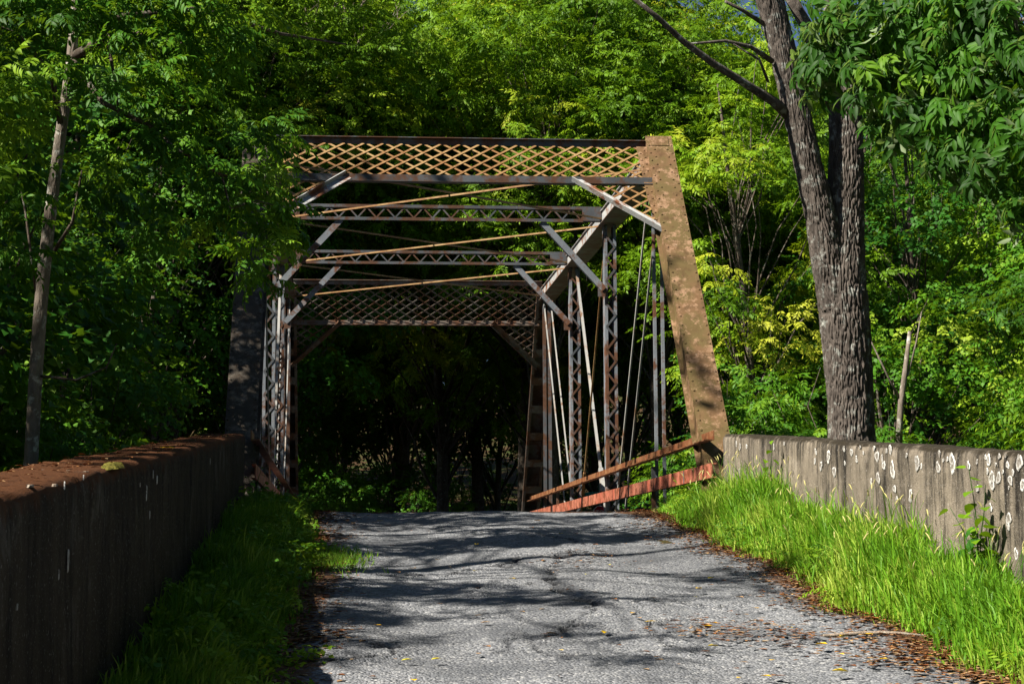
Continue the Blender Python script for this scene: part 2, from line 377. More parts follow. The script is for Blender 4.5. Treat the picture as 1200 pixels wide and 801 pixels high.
# verges
def zverge(x, y, side):
    if side < 0: t = EDL(y)-x; wdt = 1.0
    else: t = x-EDR(y); wdt = 1.0
    return zroad(y)-.035+.13*sstep(-.12, .5, t)+.05*(vnoise(x*4, y*4, 0, 41)-.5)
for side, nm in ((-1, 'verge'), (1, 'verge')):
    vx = np.linspace(WXL-.1, .25, 40) if side < 0 else np.linspace(2.9, WXR+.1, 40)
    vy = np.linspace(-30, 21.1, 420); VX, VY = np.meshgrid(vx, vy)
    tag(put('verge', mesh_np('verge', np.stack([VX, VY, zverge(VX, VY, side)], -1).reshape(-1, 3), [grid_faces(40, 420)], SOIL, True)), kind='structure')
# far road past the bridge
fr = MB(); prev = None; pts = []
for i in range(30):
    s = i/29; y = 45.2+s*42; x = 1.6+9.5*max(0, (y-56)/31)**2; pts.append((x, y))
V = []; 
for i, (x, y) in enumerate(pts):
    for o in (-1.9, 1.9): V.append((x+o, y, float(zground(x+o, y))+.06))
fr.add(V, [(2*i, 2*i+1, 2*i+3, 2*i+2) for i in range(29)])
tag(put('far_road', fr.mesh('far_road', ROAD)), kind='structure')

# ------------------------------------------------------------------ parapet walls
def wall_skin(X, Y, Z, seed): return .035*(fbm(X*2, Y*1.2, Z*2, seed)-.5)+.010*(vnoise(X*9, Y*9, Z*9, seed+3)-.5)+.004*(vnoise(X*20, Y*20, Z*20, seed+4)-.5)
def wall(name, xin, xout, ya, yb, mat, seed, label):
    """real solid wall with a worn, uneven skin, following the road's grade"""
    nh, nt_ = 40, 12
    yy = np.r_[np.linspace(ya, 4, 40)[:-1], np.linspace(4, yb, 560)]; ny = len(yy); H = 1.55
    prof = [(xin, -H+H*i/nh) for i in range(nh+1)]+[(xin+(xout-xin)*i/nt_, 0) for i in range(1, nt_+1)]+[(xout, -H*i/nh) for i in range(1, nh+1)]
    px_ = np.array([p[0] for p in prof]); pz_ = np.array([p[1] for p in prof])
    sgn = 1 if xout > xin else -1
    X = np.tile(px_, (ny, 1)); Z = WZ(yy)[:, None]+pz_[None]; Y = np.tile(yy[:, None], (1, len(prof)))
    nx_ = np.zeros(len(prof)); nx_[:nh+1] = -sgn; nx_[nh+nt_:] = sgn
    nz_ = np.zeros(len(prof)); nz_[nh:nh+nt_+1] = 1
    D = wall_skin(X, Y, Z, seed)
    top = np.exp(-np.abs(pz_)/.12)[None]*np.ones((ny, 1))
    worn = np.zeros(len(prof)); worn[nh] = 1; worn[nh+nt_] = 1; worn[nh-1] = .25; worn[nh+1] = .3
    wr = .020*worn[None]*(.2+1.6*fbm(X*3, Y*6, Z*0, seed+5))
    X = X+nx_[None]*(D-wr); Z = Z+nz_[None]*(D-wr)
    V = np.stack([X, Y, Z], -1).reshape(-1, 3); n = len(prof)
    fq = grid_faces(n, ny)
    if sgn < 0: fq = fq[:, ::-1]
    V = np.vstack([V]); caps = [np.arange(n)[None, ::-1] if sgn > 0 else np.arange(n)[None], (np.arange(n)+(ny-1)*n)[None] if sgn > 0 else (np.arange(n)+(ny-1)*n)[None, ::-1]]
    o = put(name, mesh_np(name, V, [fq]+caps, mat, True, {'top': np.tile(top.ravel() if False else np.exp(-np.abs(pz_)/.16), ny)}))
    return tag(o, label, 'wall')
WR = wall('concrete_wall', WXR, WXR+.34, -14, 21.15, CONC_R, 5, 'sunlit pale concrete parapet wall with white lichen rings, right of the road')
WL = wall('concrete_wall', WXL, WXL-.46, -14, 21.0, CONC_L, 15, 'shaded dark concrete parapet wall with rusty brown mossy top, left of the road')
WM[WR.name] = Matrix.Identity(4); WM[WL.name] = Matrix.Identity(4)
def lichen_mesh(seed):
    r_ = random.Random(seed); k = 28; rings = [0, .3, .5, .62, .78, .9, 1.0]; hz = [.2, .15, .35, .9, 1.0, .8, 0]
    rad = [1+.20*math.sin(2*a+seed*1.7)+.13*math.sin(3*a+seed)+.08*math.sin(7*a+2*seed)+r_.uniform(-.07, .07) for a in [2*math.pi*j/k for j in range(k)]]
    V = []; A = []
    for q, h in zip(rings, hz):
        for j in range(k):
            a = 2*math.pi*j/k; V.append((q*rad[j]*math.cos(a), q*rad[j]*math.sin(a), h*.003+(.001*r_.random()))); A.append(q)
    F = [[i*k+j, i*k+(j+1) % k, (i+1)*k+(j+1) % k, (i+1)*k+j] for i in range(len(rings)-1) for j in range(k)]
    for v in V[:k]: pass
    return mesh_np('lichen', V, [np.array(F)], LICHEN, True, {'rad': A})
LM = [lichen_mesh(s) for s in range(5)]
def zoomlist(ox, oy, sc, L): return [(ox+x/sc, oy+y/sc, s/sc) for x, y, s in L]
LP = zoomlist(940, 500, 4.215, [(75, 128, 16), (68, 170, 24), (97, 192, 38), (133, 145, 52), (157, 220, 46), (240, 125, 34), (210, 178, 18), (268, 160, 30), (305, 128, 18), (370, 145, 50), (405, 190, 42), (395, 155, 30), (440, 110, 40), (415, 118, 26), (450, 215, 62), (380, 252, 48), (343, 268, 24), (520, 140, 22), (458, 305, 34), (573, 180, 54), (537, 340, 52), (467, 352, 22), (675, 200, 50), (745, 178, 78), (680, 130, 26), (827, 190, 34), (868, 173, 20), (870, 305, 30), (942, 250, 60), (974, 252, 54), (943, 287, 48), (925, 165, 44), (918, 218, 26), (980, 145, 28), (998, 222, 20), (1020, 188, 32), (1033, 262, 44), (1048, 225, 26), (1080, 175, 70), (1093, 285, 60), (935, 397, 34), (1025, 452, 52), (1022, 488, 34), (1060, 625, 44), (910, 150, 24), (720, 160, 24), (700, 165, 20), (206, 108, 28), (285, 100, 16), (355, 105, 22), (1010, 140, 18), (590, 195, 22), (565, 160, 26), (960, 185, 18), (1027, 300, 14)])
LP += zoomlist(780, 460, 2.35, [(205, 150, 18), (222, 148, 12), (195, 140, 12), (203, 215, 10), (300, 150, 14), (415, 160, 12), (330, 140, 10)])
for i, (px, py, h) in enumerate(LP):
    p = onx(px, py, WXR); s = h*p.y/F_PX/2*1.25
    M = Matrix.Translation((WXR-float(wall_skin(WXR, p.y, p.z, 5))-.004, p.y, p.z)) @ Matrix.Rotation(R(-90), 4, 'Y') @ Matrix.Rotation(random.uniform(0, 6.28), 4, 'Z') @ Matrix.Diagonal((s, s*random.uniform(.85, 1.1), 1.2, 1))
    put('lichen_patch', LM[i % 5], M, WR)
for (px, py, h) in zoomlist(0, 480, 4.0, [(690, 385, 70), (720, 300, 40), (735, 325, 40), (655, 350, 20), (705, 490, 40), (985, 240, 30), (390, 315, 26), (300, 352, 40)])+[(80, 655, 26), (68, 672, 12), (18, 710, 8)]:
    p = onx(px, py, WXL); s = h*p.y/F_PX/2
    M = Matrix.Translation((WXL+float(wall_skin(WXL, p.y, p.z, 15))+.004, p.y, p.z)) @ Matrix.Rotation(R(90), 4, 'Y') @ Matrix.Diagonal((s, s*.35, 1.5, 1))
    put('lichen_patch', LM[2], M, WL)
# abutments
ab = MB(); ab.box((-1.75, 21.16, -5.5), (5.1, 21.9, .12)); ab.box((-2.1, 21.9, -5.5), (5.4, 22.6, -.75))
tag(put('bridge_abutment', ab.mesh('bridge_abutment', CONC_R)), 'near concrete abutment below the end of the road', 'abutment')
ab = MB(); ab.box((-2.1, YL5-.5, -5.5), (5.4, YL5+.35, -.75)); ab.box((-1.75, YL5+.35, -5.5), (5.1, YL5+1.2, .12))
tag(put('bridge_abutment', ab.mesh('bridge_abutment', CONC_R)), 'far concrete abutment across the creek under the rear portal', 'abutment')

# ------------------------------------------------------------------ truss bridge
BR = tag(empty('truss_bridge', (1.647, Y0, .1)), 'rusty iron through truss bridge with lattice portals and peeling paint', 'bridge')
ZT = 5.45; ZB = -.55          # chord centre lines
ST = [Y1+i*PAN for i in range(4)]
XI = {-1: XL, 1: XR}
rv = MB(); k = 6
def add_rivet(mb, M, r=.017):
    V = []; 
    for q, h in ((1, 0), (.75, .6)):
        for j in range(6):
            a = 2*math.pi*j/6; V.append(tuple(M @ Vector((q*r*math.cos(a), q*r*math.sin(a), h*r))))
    V.append(tuple(M @ Vector((0, 0, r*.85))))
    mb.add(V, [(j, (j+1) % 6, 6+(j+1) % 6, 6+j) for j in range(6)]+[(6+j, 6+(j+1) % 6, 12) for j in range(6)])
def end_post(x, A, B, mat):
    """A lower end, B top end; cover plate faces up and outwards"""
    A, B = Vector(A), Vector(B); L = (B-A).length
    M = frame(A, B, (1, 0, 0))            # x along, y = +X world, z = normal
    if M.to_3x3()[2][2] < 0: M = frame(A, B, (-1, 0, 0))
    mb = MB()
    mb.box((0, -.185, .152), (L, .185, .166))
    for s in (-1, 1):
        y = s*.15
        mb.box((0, min(y, y+s*.012), -.13), (L, max(y, y+s*.012), .15))
        mb.box((0, min(y+s*.012, y+s*.06), -.13), (L, max(y+s*.012, y+s*.06), -.116))
        mb.box((0, min(y+s*.0125, y+s*.034), .136), (L, max(y+s*.0125, y+s*.034), .1515))
    po = put('end_post', mb.mesh('end_post', mat), M, BR)
    rm = MB(); n = int(L/.165)
    for s in (-1, 1):
        for i in range(n):
            add_rivet(rm, M @ Matrix.Translation((.1+i*.165, s*.155, .166)))
            if i > n-9: add_rivet(rm, M @ Matrix.Translation((.18+i*.165, s*.09, .166)))
            if i % 2 == 0: add_rivet(rm, M @ Matrix.Translation((.1+i*.165, s*.163, .08)) @ Matrix.Rotation(-s*R(90), 4, 'X'))
    tag(put('rivets', rm.mesh('rivets', mat), None, po), kind='stuff')
    nb = int(L/.75)
    for i in range(nb):
        p = M @ Vector((.5+i*.75, 0, -.138))
        put('batten_plate', unit_box(mat), M @ Matrix.Translation((.5+i*.75, 0, -.1385)) @ Matrix.Diagonal((.2, .30, .012, 1)), po)
    # seam plate near the top
    put('splice_plate', unit_box(mat), M @ Matrix.Translation((L-.12, 0, .172)) @ Matrix.Diagonal((.2, .25, .010, 1)), po)
    return M, L
dirp = Vector((0, Y1-Y0, 5.695-.5)); 
def post_pt(z): return Y0+(z-.5)*(Y1-Y0)/(5.695-.5)
for s in (-1, 1):
    x = XI[s]
    end_post(x, (x, post_pt(-.7), -.7), (x, post_pt(5.66), 5.66), POST if s > 0 else POST_SHADE)
    yq = lambda z: ST[3]+(5.695-z)*.80
    end_post(x, (x, yq(-.7), -.7), (x, yq(5.60), 5.60), RUST_MID)
    # top chord: cover plate, two channels, battens underneath
    A, B = (x, Y1+.05, ZT), (x, ST[3]-.05, ZT)
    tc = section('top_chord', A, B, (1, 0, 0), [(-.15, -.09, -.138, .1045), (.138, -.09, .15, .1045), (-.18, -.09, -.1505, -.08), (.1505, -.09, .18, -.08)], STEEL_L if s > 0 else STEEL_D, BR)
    section('cover_plate', (x, A[1], ZT), (x, B[1], ZT), (1, 0, 0), [(-.175, .105, .175, .117)], RUST_MID, tc)  # dark plate colour stands in for the shade inside the chord
    Lc = B[1]-A[1]; nb = int(Lc/.42)
    for i in range(nb): bar('batten_plate', (x-.15, A[1]+.3+i*.42, ZT-.097), (x+.15, A[1]+.3+i*.42, ZT-.097), .12, .010, (0, 1, 0), STEEL_D, tc)
    section('bottom_chord', (x, post_pt(ZB), ZB), (x, yq(ZB), ZB), (1, 0, 0), [(-.11, -.06, -.08, .06), (.08, -.06, .11, .06)], RUST_MID, BR)
    # laced verticals at U2, U3
    for y in ST[1:3]:
        vp = section('vertical_post', (x, y, ZB), (x, y, ZT-.12), (1, 0, 0), [(-.1, -.11, -.088, .11), (.088, -.11, .1, .11), (-.0875, .098, -.05, .11), (.05, .098, .0875, .11), (-.0875, -.11, -.05, -.098), (.05, -.11, .0875, -.098)], STEEL, BR)
        n = 30; dz = (ZT-.3-ZB)/n
        for i in range(n):
            a = (-1 if i % 2 else 1)*.075
            bar('lacing_bar', (x-a, y-.1165, ZB+i*dz), (x+a, y-.1165, ZB+(i+1)*dz), .034, .009, (0, 0, 1), STEEL_D, vp)
            bar('lacing_bar', (x+a, y+.1165, ZB+i*dz), (x-a, y+.1165, ZB+(i+1)*dz), .034, .009, (0, 0, 1), STEEL_D, vp)
    # paired hangers at U1 and U4
    for y in (ST[0], ST[3]):
        for o in (-.055, .055): bar('hanger', (x+o, y+.03, ZB), (x+o, y+.03, ZT-.13), .045 if y < 30 else .07, .035, (1, 0, 0), STEEL if y < 30 else STEEL_D, BR)
    # diagonals: paired eyebars U1-L2, U4-L3, counters U2-L3, U3-L2
    for o in (-.075, .075):
        bar('diagonal_bar', (x+o, ST[0]+.06, ZT-.1), (x+o, ST[1]-.02, ZB), .022, .05, (1, 0, 0), ROD, BR)
        bar('diagonal_bar', (x+o, ST[3]-.06, ZT-.1), (x+o, ST[2]+.02, ZB), .022, .05, (1, 0, 0), ROD, BR)
    for o, ya, yb, th, m in ((-.03, ST[1]+.13, ST[2]-.13, .028, RUST_LAT), (.03, ST[2]-.13, ST[1]+.13, .045, ROD)):
        rod = bar('counter_rod', (x+o, ya, ZT-.15), (x+o, yb, ZB+.1), th, th, (1, 0, 0), m, BR)
        f = .72; c = [ZT-.15+(ZB+.1-ZT+.15)*q for q in (f-.035, f+.035)]; yy_ = [ya+(yb-ya)*q for q in (f-.035, f+.035)]
        bar('turnbuckle', (x+o, yy_[0], c[0]), (x+o, yy_[1], c[1]), th*1.7, th*1.7, (1, 0, 0), m, rod)
# laced sway struts at U2, U3 with knee braces
for si, y in enumerate(ST[1:3]):
    zt, zb = 5.60, 5.36
    sp = put('sway_strut', None, Matrix.Translation((XL, y, zt)), BR)
    for z, nm in ((zt-.02, 'strut_angle'), (zb+.02, 'strut_angle')):
        section(nm, (XL+.16, y-.17, z), (XR-.16, y-.17, z), (0, 1, 0), [(-.06, -.02, .06, -.008), (-.06, -.0078, -.048, .03)] if z > 5.5 else [(-.06, .008, .06, .02), (-.06, -.03, -.048, .0078)], STEEL_D, sp)
    n = 34; dx = (XR-XL-.4)/n
    for i in range(n):
        za, zz = (zt-.035, zb+.035) if i % 2 else (zb+.035, zt-.035)
        bar('lacing_bar', (XL+.2+i*dx, y-.212, za), (XL+.2+(i+1)*dx, y-.212, zz), .024, .010, (0, 0, 1), STEEL_D, sp)
    for s in (-1, 1):
        x = XI[s]-s*.1
        bar('strut_gusset', (x-s*.06, y-.236, 5.48), (x-s*.38, y-.236, 5.48), .22, .010, (0, 0, 1), STEEL_D, sp)
        kb = section('knee_brace', (x-s*1.05, y-.15, zb), (x-s*.02, y-.15, zb-1.12), (0, 1, 0), [(-.05, -.05, .05, -.038), (-.05, -.0378, -.038, .05)], STEEL, BR)
        bar('brace_foot', (x-s*.06, y-.17, zb-1.10), (x-s*.06, y-.17, zb-1.24), .12, .02, (1, 0, 0), STEEL_D, kb)
# top lateral rods
for i in range(3):
    for a, b in ((XL, XR), (XR, XL)):
        bar('lateral_rod', (a, ST[i]+.1, ZT-.06+(.02 if a < b else -.03)), (b, ST[i+1]-.1, ZT-.06+(.02 if a < b else -.03)), .026, .026, (0, 0, 1), RUST_LAT, BR)
# portals
def clip_line(p, d, poly):
    """clip infinite 2-D line to convex polygon"""
    t0, t1 = -1e9, 1e9; n = len(poly); area = sum(poly[i][0]*poly[(i+1) % n][1]-poly[(i+1) % n][0]*poly[i][1] for i in range(n))
    for i in range(n):
        a, b = poly[i], poly[(i+1) % n]; nx, ny = -(b[1]-a[1]), b[0]-a[0]
        if area < 0: nx, ny = -nx, -ny
        den = nx*d[0]+ny*d[1]; num = nx*(p[0]-a[0])+ny*(p[1]-a[1])
        if abs(den) < 1e-9:
            if num < 0: return None
            continue
        t = -num/den
        if den > 0: t0 = max(t0, t)
        else: t1 = min(t1, t)
    return (t0, t1) if t1-t0 > .06 else None
def portal(ypos, zt, depth, front, m_l, m_f, knee, dk):
    """ypos(z) gives the plane; lattice between two angle flanges, corner brackets below"""
    P = lambda x, z, off=0: Vector((x, ypos(z)+off, z))
    dz = 1; nrm = Vector((0, -1, (ypos(zt)-ypos(zt-1)))).normalized() if front else Vector((0, -1, (ypos(zt)-ypos(zt-1)))).normalized()
    pf = put('portal_frame', None, Matrix.Translation(P(XL, zt)), BR)
    xa, xb = XL+.12, XR-.12; zl = zt-depth
    for z, up in ((zt, 1), (zl, -1)):
        o0 = -.02
        e = .17 if (front and up > 0) else 0
        section('portal_flange', P(xa-e-.06*0, z)+nrm*.02, P(xb+e, z)+nrm*.02, (0, 0, 1), [(-.055, -.012, .035, 0), (.035-.0005, -.11, .047, .045)] if up > 0 else [(-.035, -.012, .055, 0), (-.047, -.11, -.0355, .045)], m_f, pf)
    rect = [(xa, zt-.03), (xb, zt-.03), (xb, zl+.03), (xa, zl+.03)]
    polys = [rect]
    for s in (-1, 1):
        xc = xa if s < 0 else xb
        polys.append([(xc, zl-.04), (xc-s*knee, zl-.04), (xc, zl-dk)])
        kb = section('knee_brace', P(xc-s*(knee+.08), zl+.02)+nrm*.03, P(xc+s*.05, zl-dk-.1)+nrm*.03, tuple(nrm), [(-.012, -.06, 0, .06), (0.0004, .048, .07, .06)], STEEL_L if front else m_f, pf)
    sp_, sl_ = .268, .60
    for q, poly in enumerate(polys):
        for fam in (1, -1):
            for i in range(-14, 40):
                p = (xa+i*sp_+(.06 if fam > 0 else 0), zl); c = clip_line(p, (1, fam*sl_), poly)
                if not c: continue
                a = (p[0]+c[0], p[1]+fam*sl_*c[0]); b = (p[0]+c[1], p[1]+fam*sl_*c[1])
                off = -.008 if fam > 0 else -.018
                bar('lattice_bar', P(a[0], a[1])+nrm*off, P(b[0], b[1])+nrm*off, .031, .008, (0, ypos(zt)-ypos(zt-1), 1), m_l, pf)
    return P, nrm, pf, zl
# front lower flange edge is seen at y=224 at x=600 in the photograph
P, nrm, pf, zl = portal(post_pt, 5.66, .64, True, RUST_LAT, STEEL_D, 1.05, .72)
for s in (-1, 1):
    g = MB(); x = XI[s]-s*.17
    V = [P(x-s*.13, 5.62), P(x+s*.02, 5.62), P(x+s*.02, 4.25), P(x-s*.0, 4.25), P(x-s*.10, 4.75)]
    V2 = [v+nrm*.012 for v in V]; n = 5
    g.add([tuple(v) for v in V+V2], [tuple(range(n)), tuple(range(2*n-1, n-1, -1))]+[(i, i+n, (i+1) % n+n, (i+1) % n) for i in range(n)])
    gp = put('gusset_plate', g.mesh('gusset_plate', POST), None, pf)
    rm = MB()
    for i in range(11):
        z = 5.55-i*.115; c = P(x-s*.03, z)+nrm*.012
        add_rivet(rm, Matrix.Translation(c) @ nrm.to_track_quat('Z', 'Y').to_matrix().to_4x4(), .016)
        if i < 7: add_rivet(rm, Matrix.Translation(P(x-s*.09, z-.05)+nrm*.012) @ nrm.to_track_quat('Z', 'Y').to_matrix().to_4x4(), .016)
    tag(put('rivets', rm.mesh('rivets', POST), None, gp), kind='stuff')
portal(lambda z: ST[3]+(5.695-z)*.80-.16, 5.70, .80, False, RUST_MID, RUST_MID, .95, .78)
# guard rails: angle on top, deep channel below
for s in (-1, 1):
    x = XI[s]-s*.2
    up = section('guard_rail', (x, Y0-.25, 1.235), (x, YL5-2.0, 1.06), (1, 0, 0), [(-.05, -.01, .05, .002), (min(s*.05, s*.038), -.11, max(s*.05, s*.038), -.0103)], RUST_RAIL, BR)
    tag(up, 'rust brown upper guard rail')
    ya, yb, za, zb_ = Y0-.45, YL5-2.6, .878, .738
    lo = section('guard_rail', (x-s*.02, ya, za), (x-s*.02, yb, zb_), (1, 0, 0), [(-.012, -.0825, .0, .0825), (min(0.0003*s, s*.05), .0705, max(.0003*s, s*.05), .0825), (min(0.0003*s, s*.05), -.0825, max(.0003*s, s*.05), -.0705)], RED_RAIL, BR)
    tag(lo, 'peeling salmon red lower guard rail')
    for i in range(7):
        f = (i+.6)/7.2; yy_ = ya+(yb-ya)*f
        bar('rail_bracket', (x-s*.02-.014, yy_, za+(zb_-za)*f-.078), (x-s*.02-.014, yy_, za+(zb_-za)*f+.078), .03, .006, (0, 1, 0), STEEL_D, lo)
        if i in (1, 5): bar('rail_post', (x+s*.07, yy_, .25), (x+s*.07, yy_, 1.12), .05, .05, (1, 0, 0), STEEL_D, BR)
# floor beams, stringers and deck
dk = MB(); dk.box((XL+.28, 21.0, .22), (XR-.28, YL5+.4, .385))
put('deck', dk.mesh('deck', ROAD), None, BR)
bar('deck_edge_angle', (XL+.3, 20.99, .36), (XR-.3, 20.99, .36), .02, .10, (0, 1, 0), STEEL_D, BR)
for y in [Y0+.6]+ST+[YL5-.8]:
    bar('floor_beam', (XL-.1, y, -.2), (XR+.1, y, -.2), .16, .5, (0, 1, 0), RUST_MID, BR)
for q in range(5):
    bar('stringer', (XL+.7+q*1.05, 21.3, .05), (XL+.7+q*1.05, YL5, .05), .10, .30, (1, 0, 0), RUST_MID, BR)

# ------------------------------------------------------------------ foliage
def leaf_tpl(L, W, n=1):
    """one leaf along +x; n=1 diamond quad, n=2 six-point leaf"""
    if n == 1: return np.array([(0, 0, 0), (.45*L, .5*W, .02*L), (L, 0, -.12*L), (.45*L, -.5*W, .02*L)]), [[0, 3, 2, 1]]
    V = [(0, 0, 0), (.28*L, .40*W, .05*L), (.62*L, .5*W*.86, .02*L), (L, 0, -.2*L), (.62*L, -.5*W*.86, .02*L), (.28*L, -.40*W, .05*L), (.3*L, 0, 0), (.62*L, 0, -.04*L)]
    return np.array(V), [[0, 6, 1, 1], [0, 5, 6, 6], [1, 6, 7, 2], [6, 5, 4, 7], [2, 7, 3, 3], [7, 4, 3, 3]]
def rot(yaw, pitch, roll):
    return np.array(Matrix.Rotation(yaw, 3, 'Z') @ Matrix.Rotation(-pitch, 3, 'Y') @ Matrix.Rotation(roll, 3, 'X'))
def compound(L, pairs, lf, r_):
    V = []; F = []; base = 0; lv, lfc = lf
    def put_(p, yaw, pitch, roll, s):
        nonlocal base
        q = (lv*s) @ rot(yaw, pitch, roll).T + p; V.append(q); F.extend([[i+base for i in f] for f in lfc]); base += len(lv)
    for i in range(pairs):
        t = .25+.72*i/pairs; p = np.array((t*L, 0, -.25*L*t*t))
        for s in (-1, 1): put_(p, s*R(r_.uniform(45, 68)), R(r_.uniform(-38, -5)), s*R(r_.uniform(-15, 25)), (.75+.35*math.sin(math.pi*t))*r_.uniform(.85, 1.1))
    put_(np.array((L, 0, -.25*L)), 0, R(-25), 0, 1)
    return np.concatenate(V), F
def spray_tpl(kind, seed, hi=False):
    r_ = random.Random(seed); V = []; F = []; b = 0
    def add(v, f, M, p):
        nonlocal b
        V.append(v @ M.T + p); F.extend([[i+b for i in q] for q in f]); b += len(v)
    if kind == 'pinnate':
        for k in range(4):
            v, f = compound(r_.uniform(.28, .40), 5 if not hi else 6, leaf_tpl(.115, .042, 2 if hi else 1), r_)
            add(v, f, rot(R(-75+50*k+r_.uniform(-15, 15)), R(r_.uniform(-30, 25)), R(r_.uniform(-30, 30))), np.array((.06*k, 0, 0)))
    elif kind == 'hickory':
        for k in range(4):
            v, f = compound(r_.uniform(.20, .28), 3, leaf_tpl(.17, .060, 2), r_)
            add(v, f, rot(R(-80+53*k+r_.uniform(-15, 15)), R(r_.uniform(-55, 0)), R(r_.uniform(-30, 30))), np.array((.08*k, 0, 0)))
    elif kind == 'lance':
        for k in range(15):
            t = k/14
            v, f = leaf_tpl(r_.uniform(.09, .14), .035, 2 if hi else 1)
            add(v, f, rot(R((-1)**k*r_.uniform(35, 75)), R(r_.uniform(-55, 5)), R(r_.uniform(-40, 40))), np.array((t*.5, 0, -.1*t*t)))
    else:                                   # broad simple leaves on a flat twig
        for k in range(16):
            t = k/15
            v, f = leaf_tpl(r_.uniform(.09, .13), .085, 1)
            add(v, f, rot(R((-1)**k*r_.uniform(25, 85)), R(r_.uniform(-45, 10)), R(r_.uniform(-25, 25))), np.array((t*.5, r_.uniform(-.06, .06), -.08*t*t+r_.uniform(-.05, .05))))
    V = np.concatenate(V); T = [f for f in F if f[2] == f[3]]; Q = [f for f in F if f[2] != f[3]]
    return V, (np.array(Q) if Q else np.zeros((0, 4), int)), (np.array(T)[:, :3] if T else np.zeros((0, 3), int))
def foliage_mesh(name, tpls, pos, yaw, pitch, roll, sc, tint, mat, g):
    n = len(pos); which = g.integers(0, len(tpls), n); VV = []; QQ = []; TT = []; AA = []; base = 0
    cy_, sy = np.cos(yaw), np.sin(yaw); cp, sp = np.cos(-pitch), np.sin(-pitch); cr_, sr = np.cos(roll), np.sin(roll)
    z = np.zeros(n); o = np.ones(n)
    Rz = np.array([[cy_, -sy, z], [sy, cy_, z], [z, z, o]]).transpose(2, 0, 1)
    Ry = np.array([[cp, z, sp], [z, o, z], [-sp, z, cp]]).transpose(2, 0, 1)
    Rx = np.array([[o, z, z], [z, cr_, -sr], [z, sr, cr_]]).transpose(2, 0, 1)
    RM = Rz @ Ry @ Rx
    for w_, (tv, tq, tt) in enumerate(tpls):
        m = which == w_; k = m.sum()
        if not k: continue
        P = np.einsum('nij,vj->nvi', RM[m]*sc[m][:, None, None], tv)+pos[m][:, None]
        off = base+np.arange(k)*len(tv)
        VV.append(P.reshape(-1, 3)); AA.append(np.repeat(tint[m], len(tv))+g.normal(0, .07, k*len(tv)))
        QQ.append((tq[None]+off[:, None, None]).reshape(-1, 4)); TT.append((tt[None]+off[:, None, None]).reshape(-1, 3)); base += k*len(tv)
    Fs = [f for f in (np.concatenate(QQ), np.concatenate(TT)) if len(f)]
    return mesh_np(name, np.concatenate(VV), Fs, mat, False, {'tint': np.clip(np.concatenate(AA), 0, 1)})
TPL = {}
def tpls(kind, hi=False):
    if (kind, hi) not in TPL: TPL[(kind, hi)] = [spray_tpl(kind, s, hi) for s in range(5)]
    return TPL[(kind, hi)]
def clump_foliage(name, clumps, per, kind, mat, centre, seed, hi=False, sc=1.0, flat=.55, droop=.25, tint0=.5):
    """clumps: list of (x,y,z,r). sprays fill flattened lobes, facing outwards from the crown centre"""
    g = np.random.default_rng(seed); pos = []; out = []; tn = []
    for (x, y, z, r) in clumps:
        n = max(4, int(per*r*r)); d = g.normal(size=(n, 3)); d /= np.linalg.norm(d, axis=1)[:, None]
        rr = r*g.uniform(.25, 1, n)**.6
        p = d*rr[:, None]*np.array((1, 1, flat)); p[:, 2] -= .18*(p[:, 0]**2+p[:, 1]**2)/max(r, .3)
        pos.append(p+np.array((x, y, z))); o = d+.8*(np.array((x, y, z))-centre)/(1e-3+np.linalg.norm(np.array((x, y, z))-centre)); out.append(o)
        tn.append(np.full(n, tint0-.04+g.normal(0, .22))+g.normal(0, .08, n)+.08*d[:, 2])
    pos = np.concatenate(pos); out = np.concatenate(out); tn = np.concatenate(tn); n = len(pos)
    yaw = np.arctan2(out[:, 1], out[:, 0])+g.normal(0, .6, n)
    return foliage_mesh(name, tpls(kind, hi), pos, yaw, g.normal(-droop, .3, n), g.normal(0, .35, n), sc*g.uniform(.8, 1.25, n), tn, mat, g)
def limb(mb, A, B, r0_, r1_, k=6, sag=.15, seg=5, wob=.04, rr=random):
    A, B = Vector(A), Vector(B); L = (B-A).length; P = []; Rr = []
    for i in range(seg+1):
        t = i/seg; p = A.lerp(B, t); p.z += sag*L*math.sin(math.pi*t)*.6
        if 0 < i < seg: p += Vector((rr.uniform(-1, 1), rr.uniform(-1, 1), rr.uniform(-1, 1)))*wob*L
        P.append(p); Rr.append(r0_*(1-t)+r1_*t)
    mb.tube(P, Rr, k, False); return P
